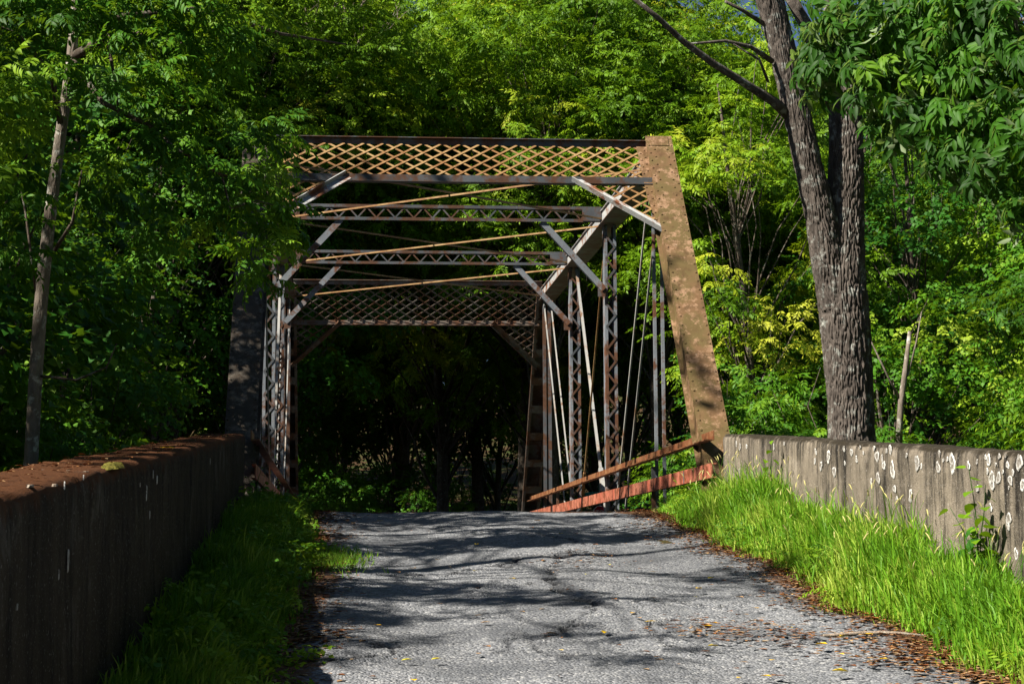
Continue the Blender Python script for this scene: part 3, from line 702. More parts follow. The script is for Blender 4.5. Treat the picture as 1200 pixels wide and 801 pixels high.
def make_arch(seed, H, cz0, Rc, nclump, per, kind, mat, sc, tint0=.5, lean=.3, r_tr=.16, flat=.6):
    """a tree of height H with crown between cz0 and H; returns (trunk mesh, crown mesh)"""
    rr = random.Random(seed); mb = MB(); P = []; Rr = []
    lx, ly = rr.uniform(-lean, lean), rr.uniform(-lean, lean)
    for i in range(10):
        t = i/9; P.append(Vector((lx*t*t*H*.2+rr.uniform(-.05, .05), ly*t*t*H*.2+rr.uniform(-.05, .05), -.4+t*(H*.86)))); Rr.append(r_tr*(1.25-t*1.1) if i else r_tr*1.6)
    mb.tube(P, Rr, 8)
    cl = []; mid = (cz0+H)/2; hz = (H-cz0)/2
    tries = 0
    while len(cl) < nclump and tries < 4000:
        tries += 1
        a = rr.uniform(0, 6.283); u = rr.uniform(-1, 1); q = rr.uniform(.45, 1)**.7
        w_ = math.sqrt(max(0, 1-u*u))*(1 if u < 0 else .92)
        c = (Rc*q*w_*math.cos(a), Rc*q*w_*math.sin(a), mid+hz*q*u*.95, rr.uniform(.55, 1.05)*Rc*.36)
        cl.append(c)
    for c in cl:
        t = min(.95, max(.2, (c[2]-1.0)/H*.85)); i = min(8, int(t*9)); limb(mb, P[i], (c[0], c[1], c[2]), Rr[i]*.3, .008, 4, .1, 4, .05, rr)
    cm = clump_foliage('crown', cl, per, kind, mat, np.array((0, 0, mid)), seed+100, False, sc, flat, .3, tint0)
    return mb.mesh('trunk', BARK_D, True), cm
ARCH = {
 'A': make_arch(1, 15, 3.5, 3.6, 46, 19, 'pinnate', LEAF_A, 1.15, .5),
 'Y': make_arch(2, 15, 3.0, 3.7, 46, 19, 'pinnate', LEAF_Y, 1.15, .5),
 'D': make_arch(3, 15, 2.5, 3.6, 46, 24, 'broad', LEAF_D, 1.25, .5),
 'M': make_arch(4, 15, 2.0, 3.8, 50, 24, 'broad', LEAF_A, 1.2, .55),
 'H': make_arch(12, 19, 7.0, 6.4, 84, 13, 'pinnate', LEAF_Y, 1.25, .45, .2, .19, .55),
 'S': make_arch(5, 8, 1.6, 2.3, 34, 26, 'pinnate', LEAF_A, .95, .5, .5, .08),
 'T': make_arch(6, 8, 1.2, 2.2, 34, 34, 'broad', LEAF_D, 1.0, .5, .5, .08),
}
BUSH = {
 'B': make_arch(7, 3.2, .1, 1.5, 24, 44, 'lance', LEAF_Y, 1.05, .38, .3, .035),
 'C': make_arch(8, 3.0, .0, 1.5, 24, 38, 'broad', LEAF_D, 1.0, .5, .3, .035),
 'E': make_arch(9, 3.2, .0, 1.5, 24, 34, 'pinnate', LEAF_A, .9, .55, .3, .035),
}
def tree(kind, x, y, s, label, cat='tree', group=None, name='forest_tree', rz=None, dz=0, sx=1.0):
    tm, cm = (ARCH.get(kind) or BUSH[kind])
    rz = random.uniform(0, 6.28) if rz is None else rz
    M = Matrix.Translation((x, y, float(zground(x, y))+dz)) @ Matrix.Rotation(rz, 4, 'Z')
    e = put(name, None, M); S = M @ Matrix.Diagonal((s*sx, s*sx, s, 1))
    put('trunk', tm, S, e); put('crown', cm, S, e)
    return tag(e, label, cat, group)
gx = lambda px, y: (px-398)/F_PX*y
LEAFY = {'A': 'mid green feathery', 'Y': 'yellowish feathery', 'D': 'deep green', 'M': 'bright green', 'H': 'high crowned', 'S': 'small feathery', 'T': 'small dark', 'B': 'yellowish narrow leaved', 'C': 'dark', 'E': 'mid green feathery'}
COLS = [(-1e9, 'past the left edge'), (0, 'at the left edge'), (130, 'beside the slender trunk'), (265, 'behind the left end post'), (345, 'through the portals\' left half'), (480, 'through the portals\' middle'), (620, 'behind the right verticals'), (745, 'behind the right end post'), (860, 'left of the forked trunk'), (960, 'behind the forked trunk'), (1050, 'right of the forked trunk'), (1140, 'at the right edge'), (1250, 'past the right edge')]
def plant_set(rows, noun, where, group, name, ordinal=('nearest', 'second', 'third', 'fourth', 'fifth', 'sixth', 'seventh', 'eighth', 'ninth', 'tenth', 'eleventh', 'twelfth')):
    """rows (kind,x,y,scale): copies the archetypes, with a label by look, column and rank in depth"""
    cols = {}
    for k_, x, y, s_ in sorted(rows, key=lambda r_: r_[2]):
        px = 398+x/y*F_PX if y > 4 else -999
        c = [t for v_, t in COLS if px >= v_][-1]; key = (c, k_); n = cols.get(key, 0); cols[key] = n+1
        tree(k_, x, y, s_, f"{ordinal[n]} {LEAFY[k_]} {noun} {where}, {c}", noun, group, name)
W_ = [('D', 215, 54, 1.0), ('Y', 330, 60, 1.15), ('D', 290, 50, .9), ('Y', 520, 70, 1.3), ('D', 470, 86, 1.6), ('Y', 640, 72, 1.25), ('A', 560, 90, 1.65), ('Y', 740, 60, 1.05),
      ('M', 850, 56, .95), ('A', 800, 70, 1.3), ('M', 700, 88, 1.6), ('D', 930, 62, 1.15), ('A', 1000, 52, .95), ('D', 1090, 60, 1.1), ('M', 1180, 54, 1.05), ('A', 1280, 60, 1.15), ('D', 100, 58, 1.15), ('M', -20, 52, 1.1), ('A', 30, 66, 1.3),
      ('D', 380, 96, 1.8), ('D', 640, 104, 1.9), ('A', 250, 88, 1.7), ('M', 130, 84, 1.5), ('D', 840, 100, 1.8), ('M', 970, 88, 1.6), ('D', 1110, 84, 1.5), ('A', 1230, 90, 1.6), ('M', 500, 112, 2.0), ('A', 760, 116, 2.0), ('M', -10, 90, 1.6), ('D', 1000, 112, 1.9), ('M', 320, 112, 2.0),
      ('H', 310, 53, .95), ('H', 625, 61, 1.0), ('H', 648, 52, .9), ('H', 290, 64, 1.1), ('H', 742, 68, 1.1), ('H', 335, 78, 1.25), ('H', 255, 80, 1.3), ('H', 615, 78, 1.25), ('H', 250, 56, 1.0), ('H', 770, 52, .85), ('H', 205, 50, .95), ('H', 165, 60, 1.1), ('D', 1150, 72, 1.5), ('M', 1260, 76, 1.6), ('A', 1050, 76, 1.5), ('T', 340, 84, 1.9), ('T', 400, 88, 2.0), ('T', 460, 90, 2.0), ('T', 520, 94, 2.0), ('T', 580, 90, 2.0), ('T', 640, 96, 2.0), ('T', 700, 100, 2.0), ('T', 290, 80, 1.8), ('T', 345, 102, 2.2), ('T', 300, 106, 2.2)]
plant_set([(k_, gx(px, y), y, s_) for k_, px, y, s_ in W_], 'tree', 'in the far wood', 'trees of the wood beyond the far bridge end', 'forest_tree')
plant_set([('S', 8.4, 34, 1.05), ('M', 11.2, 37, .72), ('T', 7.9, 29.5, .75), ('S', 12.5, 31, 1.0), ('A', 15.5, 38, .85), ('T', 15.0, 30, 1.0), ('Y', 10.0, 44.5, .9), ('D', 14.5, 46, .9), ('T', 11.0, 25.5, .8), ('S', 19, 36, 1.2), ('M', 18.5, 44, .95), ('S', 8.4, 38, 1.0), ('T', 9.0, 43, .95)],
          'tree', 'on the sunlit right bank', 'trees on the right bank beside the bridge', 'bank_tree')
plant_set([('B', 6.6, 18.2, .62), ('B', 7.6, 19.6, .8), ('B', 8.6, 21.2, 1.0), ('B', 7.0, 16.0, .72), ('E', 6.2, 21.4, .75), ('C', 7.6, 23.2, .95), ('E', 6.9, 25.6, 1.0), ('C', 9.4, 24.4, 1.1), ('B', 8.9, 18.0, .9), ('E', 10.2, 20.5, 1.1), ('C', 7.4, 27.5, 1.0), ('C', 5.9, 23.6, .75), ('B', 5.55, 20.6, .40), ('E', 6.3, 27.5, 1.1), ('B', 9.8, 22.5, 1.2)],
          'shrub', 'behind the right wall', 'shrubs behind the right wall', 'shrub')
plant_set([('T', -5.2, 27, 1.0), ('D', -8.0, 33, .95), ('T', -4.3, 33, .95), ('M', -7.0, 40, .95), ('D', -4.6, 46, .85), ('S', -6.8, 24, 1.1), ('A', -12, 38, 1.05), ('S', -4.2, 23.0, .8), ('D', -5.4, 37, .75)],
          'tree', 'on the shaded left bank', 'trees on the shaded left bank beside the bridge', 'bank_tree')
plant_set([('C', -3.4, 19.5, .8), ('E', -4.0, 17, .85), ('C', -4.4, 21.5, 1.0), ('C', -3.2, 23, .8), ('E', -5.0, 25, 1.1), ('C', -4.2, 14.5, .8), ('C', -3.0, 26.5, .9), ('C', -3.6, 29.5, 1.1), ('C', -6.0, 29, 1.2)],
          'bush', 'behind the left wall', 'bushes in the shade left of the bridge', 'bush')
plant_set([('C', -1.6, 48, .6), ('E', -.2, 60, .6), ('C', -2.4, 56, .9), ('C', 1.2, 68, .7), ('C', 3.0, 76, .8), ('E', 5.0, 84, .9), ('C', 7.5, 92, 1.0), ('C', 10.5, 98, 1.3), ('C', 14, 97, 1.3), ('C', 17, 90, 1.2), ('C', -.6, 72, .9), ('C', 11.2, 57, .9), ('C', 4.5, 98, 1.1), ('C', 1.5, 90, 1.1), ('C', -1.2, 64, 1.0), ('C', .8, 80, 1.2), ('C', 2.6, 86, 1.3), ('C', 6.5, 100, 1.5), ('C', -3.5, 50, 1.0), ('C', -2.2, 84, 1.6), ('C', -1.0, 92, 1.7), ('C', -3.5, 95, 1.9), ('C', .2, 97, 1.8), ('C', -2.5, 76, 1.4), ('C', 9.8, 48, 1.0)],
          'bush', 'beyond the bridge', 'undergrowth bushes beyond the far bridge end', 'bush')
plant_set([('S', -6.3, 1.5, 1.05), ('T', -6.4, 6.2, .9), ('T', -6.0, 10.5, .92), ('T', -6.2, 14.6, 1.0), ('D', -8.2, 19.0, 1.14), ('D', -12.5, 27, 1.2), ('D', -13, 32, 1.25), ('D', -12, 36, 1.2), ('D', -10, 30.5, 1.2), ('M', -9.8, 36, 1.15), ('D', -9.5, 42, 1.1), ('T', -5.6, 17.8, 1.15), ('T', -5.3, 21.0, 1.3), ('T', -5.0, 24.2, 1.25), ('S', -4.8, -3.0, .9), ('D', -12.5, 22, .9), ('M', -7.8, 24.0, 1.1), ('D', -12, 3, .8), ('D', -11.8, 12.5, 1.05), ('T', -5.8, 21.5, 1.2)],
          'tree', 'shading the left roadside', 'roadside trees left of the road', 'roadside_tree')
plant_set([('D', -11, 45, 1.15), ('M', -14, 36, 1.1), ('D', -16, 50, 1.3), ('D', -10, 54, 1.2), ('M', -18, 42, 1.2), ('D', -7.5, 50, .95), ('D', -15, 60, 1.35), ('D', -20, 56, 1.4), ('D', -9.2, 47.5, 1.2), ('D', -6.8, 46.5, 1.0), ('D', -12, 49, 1.25)],
          'tree', 'towering on the far left bank', 'tall trees on the far left bank', 'forest_tree')
plant_set([('D', 12.5, 2, 1.0), ('M', 13, 8, 1.1), ('D', 12.5, 14, 1.0), ('D', 11, -5, 1.1), ('M', 4, -13, 1.1), ('D', -2, -15, 1.1), ('D', 9, -12, 1.1), ('D', 17, 18, 1.1), ('M', 16, 24, 1.0)],
          'tree', 'of the roadside wood', 'roadside trees right of and behind the viewer', 'roadside_tree')
# tall roadside tree, added out of frame to the left, high boughs set towards the sun to dapple the road
RT = tag(empty('roadside_tree', (-7.2, 10.5, float(zground(-7.2, 10.5)))), 'unseen tall open crowned tree added left of the wall, boughs placed to dapple the road', 'tree', 'roadside trees left of the road')
tb_ = MB(); gz0 = float(zground(-7.2, 10.5))
TP = [Vector((-7.2, 10.5, gz0-.3)), Vector((-7.1, 10.6, 0)), Vector((-6.9, 10.9, 3)), Vector((-6.6, 11.3, 5.5)), Vector((-6.4, 11.6, 8)), Vector((-6.4, 11.8, 10.5))]
tb_.tube(TP, [.30, .25, .22, .18, .12, .04], 10)
shade = []
def sh(px, py, r_, s_): shade.append((pix_road(px, py), r_, s_))
for px in range(390, 780, 85): sh(px+random.uniform(-12, 12), 605+random.uniform(-3, 5), random.uniform(.30, .42), random.uniform(8.5, 10))
for (px, py, r_) in [(360, 690, .45), (420, 685, .42), (480, 684, .4), (540, 690, .4), (600, 696, .35), (650, 700, .3), (390, 712, .45), (450, 716, .40), (350, 745, .34), (420, 748, .30), (690, 702, .22), (820, 672, .3), (890, 664, .3), (950, 676, .22), (860, 690, .16), (740, 740, .10), (722, 765, .11), (330, 770, .25), (340, 640, .3), (350, 615, .3)]: sh(px, py, r_, random.uniform(8.2, 9.6))
cl = []
for p, r_, s_ in shade:
    q = p+SUN*s_; cl.append((q.x, q.y, q.z, r_)); i = 3 if q.z < 5.5 else 4
    limb(tb_, TP[i-1].lerp(TP[i], random.random()), q, .035, .008, 5, .06, 5, .03)
for i in range(26):
    a = random.uniform(0, 6.28); cl.append((-7.4+1.6*math.cos(a)*random.random()**.5, 11+2.8*math.sin(a), random.uniform(2.5, 5.0), random.uniform(.5, .8)))
put('trunk', tb_.mesh('trunk', BARK_D, True), None, RT)
put('crown', clump_foliage('crown', [(a_, b_, c_, r_*.8) for a_, b_, c_, r_ in cl], 170, 'pinnate', LEAF_A, np.array((-6.6, 11, 6.0)), 91, False, .95, .6, .3, .5), None, RT)

# ------------------------------------------------------------------ big forked tree behind the right wall
def bark_tube(P, rad, k, step, seed, lobes=.05):
    """finely gridded trunk with furrowed bark ridges"""
    P = [Vector(p) for p in P]; cum = [0]
    for a, b in zip(P, P[1:]): cum.append(cum[-1]+(b-a).length)
    n = int(cum[-1]/step); ss = np.linspace(0, cum[-1], n)
    from mathutils import geometry
    C = np.array([[np.interp(s, cum, [p[i] for p in P]) for i in range(3)] for s in ss])
    for i in range(3):                       # smooth the bends
        kk = max(3, int(.35/step)) | 1; pad = np.pad(C[:, i], kk//2, mode='reflect', reflect_type='odd'); C[:, i] = np.convolve(pad, np.ones(kk)/kk, 'valid')
    rr = np.interp(ss, cum, rad); T = np.gradient(C, axis=0); T /= np.linalg.norm(T, axis=1)[:, None]
    a = np.cross(T, (0.13, -1, .05)); a /= np.linalg.norm(a, axis=1)[:, None]; b = np.cross(T, a)
    th = np.linspace(0, 2*np.pi, k, endpoint=False)
    ux, uy = np.cos(th)[None], np.sin(th)[None]; S = ss[:, None]
    nth = max(10, int(2*math.pi*float(np.mean(rr))/.030)); cs = .24
    U = th[None]/(2*np.pi)*nth+0*S; V_ = S/cs+0*th[None]
    U = U+1.6*(vnoise(ux*2.5, uy*2.5, S*5, seed)-.5)+.9*(vnoise(ux*7, uy*7, S*14, seed+8)-.5); V_ = V_+1.0*(vnoise(ux*6, uy*6, S*6, seed+9)-.5)+.35*(vnoise(ux*16, uy*16, S*30, seed+10)-.5)
    iu, iv = np.floor(U).astype(np.int64), np.floor(V_).astype(np.int64); F1 = np.full(U.shape, 9.); F2 = F1.copy()
    for du in (-1, 0, 1):
        for dv in (-1, 0, 1):
            cu_i, cv_i = iu+du, iv+dv; w_ = cu_i % nth; z0 = np.zeros_like(w_)
            d = np.hypot(U-(cu_i+.1+.8*_hash(w_, cv_i, z0, seed)), (V_-(cv_i+.1+.8*_hash(w_, cv_i, z0+1, seed)))*.9)
            F2 = np.minimum(F2, np.maximum(F1, d)); F1 = np.minimum(F1, d)
    f2 = vnoise(ux*26, uy*26, S*24, seed+2)
    plate = np.clip((F2-F1)/.42, 0, 1)**.7
    disp = (.027*(plate-.6)+.014*(f2-.5))*np.minimum(1, rr[:, None]/.2)
    big = rr[:, None]*lobes*2*(vnoise(ux*1.3, uy*1.3, S*.8, seed+5)-.5)
    rad2 = rr[:, None]+disp+big
    V = C[:, None]+a[:, None]*(rad2*ux)[..., None]+b[:, None]*(rad2*uy)[..., None]
    i = np.arange(n*k).reshape(n, k); j = np.roll(i, -1, 1)
    return V.reshape(-1, 3), np.stack([i[:-1], i[1:], j[1:], j[:-1]], -1).reshape(-1, 4)
YT = 19.0
BT = tag(empty('hickory_tree', tuple(at(997, 560, YT))), 'big furrowed forked tree trunk behind the right wall with drooping leafy branches', 'tree')
def pxr(wd, y=YT): return wd/2*y/F_PX
segs = [([at(1000, 640, YT), at(999, 560, YT), at(997, 470, YT), at(990, 380, YT), at(985, 320, YT), at(990, 250, YT+.03), at(992, 180, YT+.05), at(990, 110, YT+.1), at(986, 40, YT+.1), at(980, -60, YT+.2)], [pxr(q) for q in (72, 60, 54, 57, 55, 44, 39, 37, 32, 26)], 340, 3),
        ([at(982, 360, YT-.02), at(970, 300, YT-.06), at(962, 255, YT-.1), at(948, 200, YT-.15), at(933, 130, YT-.2), at(917, 60, YT-.25), at(902, 0, YT-.3), at(885, -70, YT-.4)], [pxr(q)*.92 for q in (46, 43, 39, 35, 33, 33, 34, 28)], 230, 7)]
for P_, rd, k_, sd in segs:
    v, f = bark_tube(P_, rd, k_, .012, sd)
    put('trunk', mesh_np('trunk', v, [f], BARK, True), None, BT)
lb = (BT, BARK)
def pxlimb(pts, rads, mb, k=6):
    b_ = MB(); b_.tube([at(*p) for p in pts], rads, k); put('limb', b_.mesh('limb', mb[1], True), None, mb[0])
pxlimb([(925, 135, 18.8), (905, 118, 18.7), (870, 96, 18.5), (835, 74, 18.3), (800, 48, 18.2), (770, 20, 18.0), (735, -8, 17.9)], [.065, .05, .042, .037, .032, .026, .02], lb, 8)
pxlimb([(978, 130, 19.2), (962, 75, 19.0), (945, 30, 18.8), (925, -5, 18.6)], [.07, .075, .07, .06], lb, 9)
pxlimb([(962, 70, 19.0), (968, 20, 18.9), (972, -20, 18.9)], [.04, .035, .03], lb)
pxlimb([(905, 72, 18.7), (880, 55, 18.5), (850, 48, 18.4), (800, 52, 18.2)], [.03, .022, .016, .008], lb)
pxlimb([(898, 30, 18.7), (870, 12, 18.6), (850, 2, 18.5)], [.026, .02, .016], lb)
pxlimb([(900, 96, 18.7), (890, 70, 18.6), (860, 52, 18.4)], [.018, .014, .008], lb)
pxlimb([(1040, 20, 18.3), (1110, 30, 17), (1170, 24, 16), (1230, 22, 15.3)], [.05, .035, .022, .015], lb)
pxlimb([(990, 60, 19), (1040, 20, 18.3), (1080, -20, 17.6)], [.08, .05, .04], lb)
for (a, b, y) in [((1065, 30), (1040, 120), 17.2), ((1110, 30), (1095, 130), 16.6), ((1160, 25), (1150, 180), 15.8), ((1010, 30), (975, 80), 17.4), ((1190, 24), (1200, 150), 15.5)]:
    pxlimb([(*a, y), ((a[0]+b[0])/2+6, (a[1]+b[1])/2-8, y), (*b, y)], [.016, .011, .005], lb, 5)
cl = []
for (px, py, y, r_) in [(985, 30, 17.2, .34), (1010, 60, 17.0, .36), (965, 62, 17.3, .26), (1040, 30, 17.0, .4), (1030, 85, 16.9, .30), (1070, 70, 16.6, .42), (1075, 120, 16.5, .3), (1100, 30, 16.5, .4), (1110, 95, 16.3, .38), (1140, 55, 16.2, .42), (1150, 120, 16.0, .36), (1130, 165, 16.0, .26), (1180, 40, 15.8, .42), (1185, 110, 15.7, .38), (1170, 185, 15.7, .28), (1200, 160, 15.5, .36), (1215, 70, 15.5, .4), (1195, 225, 15.5, .22), (1060, 8, 16.6, .4), (1120, 0, 16.3, .45), (1180, -10, 15.8, .45), (1000, -10, 17, .4), (1230, 10, 15.3, .5), (1215, 130, 15.3, .35), (1100, 150, 16.2, .24), (1045, 140, 16.8, .2)]:
    p = at(px, py, y); cl.append((p.x, p.y, p.z, r_))
put('crown', clump_foliage('crown', cl, 125, 'hickory', LEAF_H, np.array(at(1120, -60, 17.0)), 77, True, .76, .8, .75, .24), None, BT)

# ------------------------------------------------------------------ slender tree behind the left wall
LT = tag(empty('slender_tree', tuple(at(36, 600, 16.5))), 'slender pale barked tree leaning behind the left wall with overhanging branches', 'tree')
lt = (LT, BARK_D); YS = 16.5
v, f = bark_tube([at(34, 620, YS), at(36, 540, YS), at(43, 420, YS), at(50, 330, YS), at(60, 240, YS), at(72, 150, YS), at(84, 70, YS), at(92, -30, YS)], [pxr(q, YS)*.8 for q in (24, 20, 19, 19, 17, 16, 15, 13)], 60, .02, 12, .05)
put('trunk', mesh_np('trunk', v, [f], BARK_P, True), None, LT)
for pts, rd in [([(86, 66, YS), (125, 44, 16.2), (170, 40, 15.8), (215, 52, 15.4)], [.045, .035, .025, .012]), ([(88, 40, YS), (140, 20, 16.4), (230, 10, 16.8), (330, 40, 17.4), (405, 52, 18)], [.04, .032, .026, .016, .008]),
                ([(84, 70, YS), (120, 120, 16), (180, 150, 15.6), (200, 170, 15.4), (260, 205, 15.5), (330, 216, 16)], [.03, .024, .02, .018, .012, .005]), ([(125, 44, 16.2), (135, 95, 15.8), (140, 145, 15.6)], [.018, .012, .006]),
                ([(72, 150, YS), (60, 85, 16.2), (20, 40, 15.8), (-30, 20, 15.5)], [.03, .022, .016, .01]), ([(60, 300, YS), (85, 260, 16.2), (96, 200, 16)], [.02, .014, .008]), ([(42, 340, YS), (30, 250, 16.6), (25, 225, 16.7)], [.015, .01, .005]),
                ([(45, 440, YS), (90, 445, 16.2), (125, 430, 16.0), (137, 402, 16)], [.014, .011, .008, .004]), ([(260, 205, 15.5), (270, 245, 15.5), (300, 235, 15.6), (320, 240, 15.6)], [.010, .009, .006, .004])]:
    pxlimb(pts, rd, lt)
cl = []
for (px, py, y, r_) in [(20, 20, 15.2, .5), (60, -5, 15.6, .36), (125, 30, 16.9, .36), (170, 15, 15.6, .42), (225, 30, 15.8, .38), (5, 90, 15.0, .38), (-20, 150, 15, .5), (130, 85, 15.4, .34), (185, 70, 15.6, .34), (245, 60, 15.8, .26), (150, 140, 15.4, .26), (210, 115, 15.6, .26), (10, 200, 15.0, .4), (245, 165, 15.6, .24), (290, 200, 15.8, .26), (320, 235, 16, .24), (270, 235, 15.8, .24), (300, 270, 15.9, .2), (240, 210, 15.6, .2), (285, 160, 15.9, .18), (320, 205, 16, .22), (200, 190, 15.6, .2), (160, 205, 15.8, .26), (120, 235, 16, .26), (190, 260, 15.8, .22), (235, 265, 15.8, .2), (100, 180, 17, .22), (305, 315, 16.2, .12), (0, 280, 15.2, .35), (300, 140, 17, .2), (308, 145, 17.4, .16), (290, 215, 17, .24), (315, 285, 17, .2), (290, 300, 17, .18), (306, 165, 17, .18), (318, 200, 17, .18), (300, 190, 17, .2), (305, 240, 17, .22), (330, 262, 17, .16), (285, 255, 16.6, .2), (275, 190, 16.6, .22), (180, -20, 15.8, .5), (90, -30, 15.6, .5), (270, -10, 16.2, .35)]:
    p = at(px, py, y); cl.append((p.x, p.y, p.z, r_))
put('crown', clump_foliage('crown', cl, 95, 'pinnate', LEAF_A, np.array(at(100, 100, 16.5)), 78, True, .66, .8, .4, .6), None, LT)

# ------------------------------------------------------------------ grass, litter, weeds
def grass(name, side, n, hmin, hmax, mat, ya, yb, seed, keep=None):
    g = np.random.default_rng(seed); y = g.uniform(ya, yb, n*2)
    y = ya+(yb-ya)*((y-ya)/(yb-ya))**1.0
    t = g.uniform(0, 1, n*2)
    e = EDL(y) if side < 0 else EDR(y); wl = WXL+.01 if side < 0 else WXR-.01
    x = e+(wl-e)*t+(-side)*.24*g.random(n*2)**2.5
    dens = vnoise(x*2.2, y*2.2, 0, seed)*.6+.5*sstep(0, .35, t); m = g.random(n*2) < dens; x, y, t = x[m][:n], y[m][:n], t[m][:n]; n = len(x)
    z = zverge(x, y, side)-.01
    h = (hmin+(hmax-hmin)*sstep(0, .55, t)*g.uniform(.45, 1.0, n))*(.45+1.0*vnoise(x*1.9, y*1.9, 0, seed+2))
    a = g.uniform(0, 2*np.pi, n); lean = np.abs(g.normal(.30, .35, n))*h; h = h*(1-.35*np.clip(lean/np.maximum(h, .01)-.4, 0, 1))*np.where(g.random(n) < .08, 1.35, 1); h = h*(1-.62*sstep(18.6, 20.6, y)*(side > 0))
    dx, dy = np.cos(a)*lean, np.sin(a)*lean
    dx += -side*.12*h
    wd = g.uniform(.0028, .0075, n); b = g.uniform(0, 2*np.pi, n); wx, wy = np.cos(b)*wd, np.sin(b)*wd
    V = np.empty((n, 7, 3)); lv = [(0, 0, 1), (.42, .16, .9), (.78, .52, .7)]
    for q, (hz, ln, ww) in enumerate(lv):
        for s in (0, 1):
            V[:, q*2+s, 0] = x+dx*ln+(wx if s else -wx)*ww; V[:, q*2+s, 1] = y+dy*ln+(wy if s else -wy)*ww; V[:, q*2+s, 2] = z+h*hz
    V[:, 6, 0] = x+dx; V[:, 6, 1] = y+dy; V[:, 6, 2] = z+h*g.uniform(.78, 1.0, n)
    o = np.arange(n)[:, None]*7
    Q = np.concatenate([o+np.array([[0, 1, 3, 2]]), o+np.array([[2, 3, 5, 4]])]); T = o+np.array([[4, 5, 6]])
    tint = np.repeat(np.clip(.05+.75*vnoise(x*1.8, y*1.8, 0, seed+4)+g.normal(0, .2, n), 0, 1), 7)
    return put(name, mesh_np(name, V.reshape(-1, 3), [Q, T], mat, False, {'tint': tint}))
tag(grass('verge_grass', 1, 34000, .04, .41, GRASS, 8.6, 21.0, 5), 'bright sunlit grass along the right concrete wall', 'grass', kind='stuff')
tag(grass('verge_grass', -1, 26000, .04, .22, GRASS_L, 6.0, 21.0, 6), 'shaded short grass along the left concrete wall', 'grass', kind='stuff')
# small tuft that creeps onto the road on the left
g = np.random.default_rng(3)
def tuft(name, cx, cy, rx_, ry_, n, h0, h1, mat, label):
    x = cx+rx_*g.normal(0, .5, n); y = cy+ry_*g.normal(0, .5, n); z = zroad(y)-.02; h = g.uniform(h0, h1, n); a = g.uniform(0, 6.28, n); b = g.uniform(0, 6.28, n)
    V = np.empty((n, 3, 3)); wd = .006
    V[:, 0] = np.stack([x-np.cos(b)*wd, y-np.sin(b)*wd, z], -1); V[:, 1] = np.stack([x+np.cos(b)*wd, y+np.sin(b)*wd, z], -1)
    V[:, 2] = np.stack([x+np.cos(a)*h*.6, y+np.sin(a)*h*.6, z+h], -1)
    o = put(name, mesh_np(name, V.reshape(-1, 3), [np.arange(n*3).reshape(n, 3)], mat, False, {'tint': np.repeat(g.uniform(.3, .9, n), 3)}))
    return tag(o, label, 'grass', kind='stuff')
p = pix_road(385, 655); tuft('grass_tuft', p.x, p.y, .28, .9, 1800, .03, .09, GRASS, 'sunlit grass tuft creeping onto the left road edge')
def weed_mix(side, n, seed, label):
    r_ = random.Random(seed); cl = []
    for i in range(n):
        y = r_.uniform(8.5, 20.6); e = float(EDL(np.array(y)) if side < 0 else EDR(np.array(y))); wl = WXL+.1 if side < 0 else WXR-.1
        x = e+(wl-e)*r_.random()**.8; cl.append((x, y, float(zverge(np.array(x), np.array(y), side))+r_.uniform(.03, .16), r_.uniform(.07, .15)))
    o = put('low_weeds', clump_foliage('low_weeds', cl, 900, 'broad' if side < 0 else 'lance', LEAF_A, np.array((1.6, 14, -3.)), seed, False, .34, .7, -.1, .55))
    tag(o, label, 'weeds', kind='stuff')
weed_mix(1, 80, 61, 'low broadleaf weeds mixed into the right verge grass'); weed_mix(-1, 60, 62, 'low broadleaf weeds mixed into the left verge grass')
# seed heads (foxtails)
def foxtails():
    mb = MB(); st = MB(); r_ = random.Random(4)
    for i in range(150):
        y = r_.uniform(11, 20.6); t = r_.random()**.7; e = float(EDR(np.array(y))); x = e+.15+(WXR-.06-e-.15)*t; z = float(zverge(np.array(x), np.array(y), 1)); h = r_.uniform(.32, .62)*(.6+.4*t)
        a = r_.uniform(0, 6.28); d = Vector((math.cos(a), math.sin(a), 0)); l = r_.uniform(.05, .16)
        P = [Vector((x, y, z)), Vector((x, y, z+h*.6))+d*l*.35, Vector((x, y, z+h))+d*l]
        st.tube(P, [.0022, .002, .0014], 3, False); e2 = P[2]+d*.022+Vector((0, 0, .035)); e3 = P[2]+d*.04+Vector((0, 0, .05))
        mb.tube([P[2], P[2].lerp(e2, .5), e2, e3], [.002, .0055, .005, .0015], 5)
    tag(put('foxtail_seed_heads', mb.mesh('foxtail_seed_heads', SEED)), 'pale foxtail seed heads above the right verge grass', 'seed heads', kind='stuff')
    tag(put('foxtail_stems', st.mesh('foxtail_stems', GRASS)), 'thin foxtail stems in the right verge grass', 'grass', kind='stuff')
foxtails()
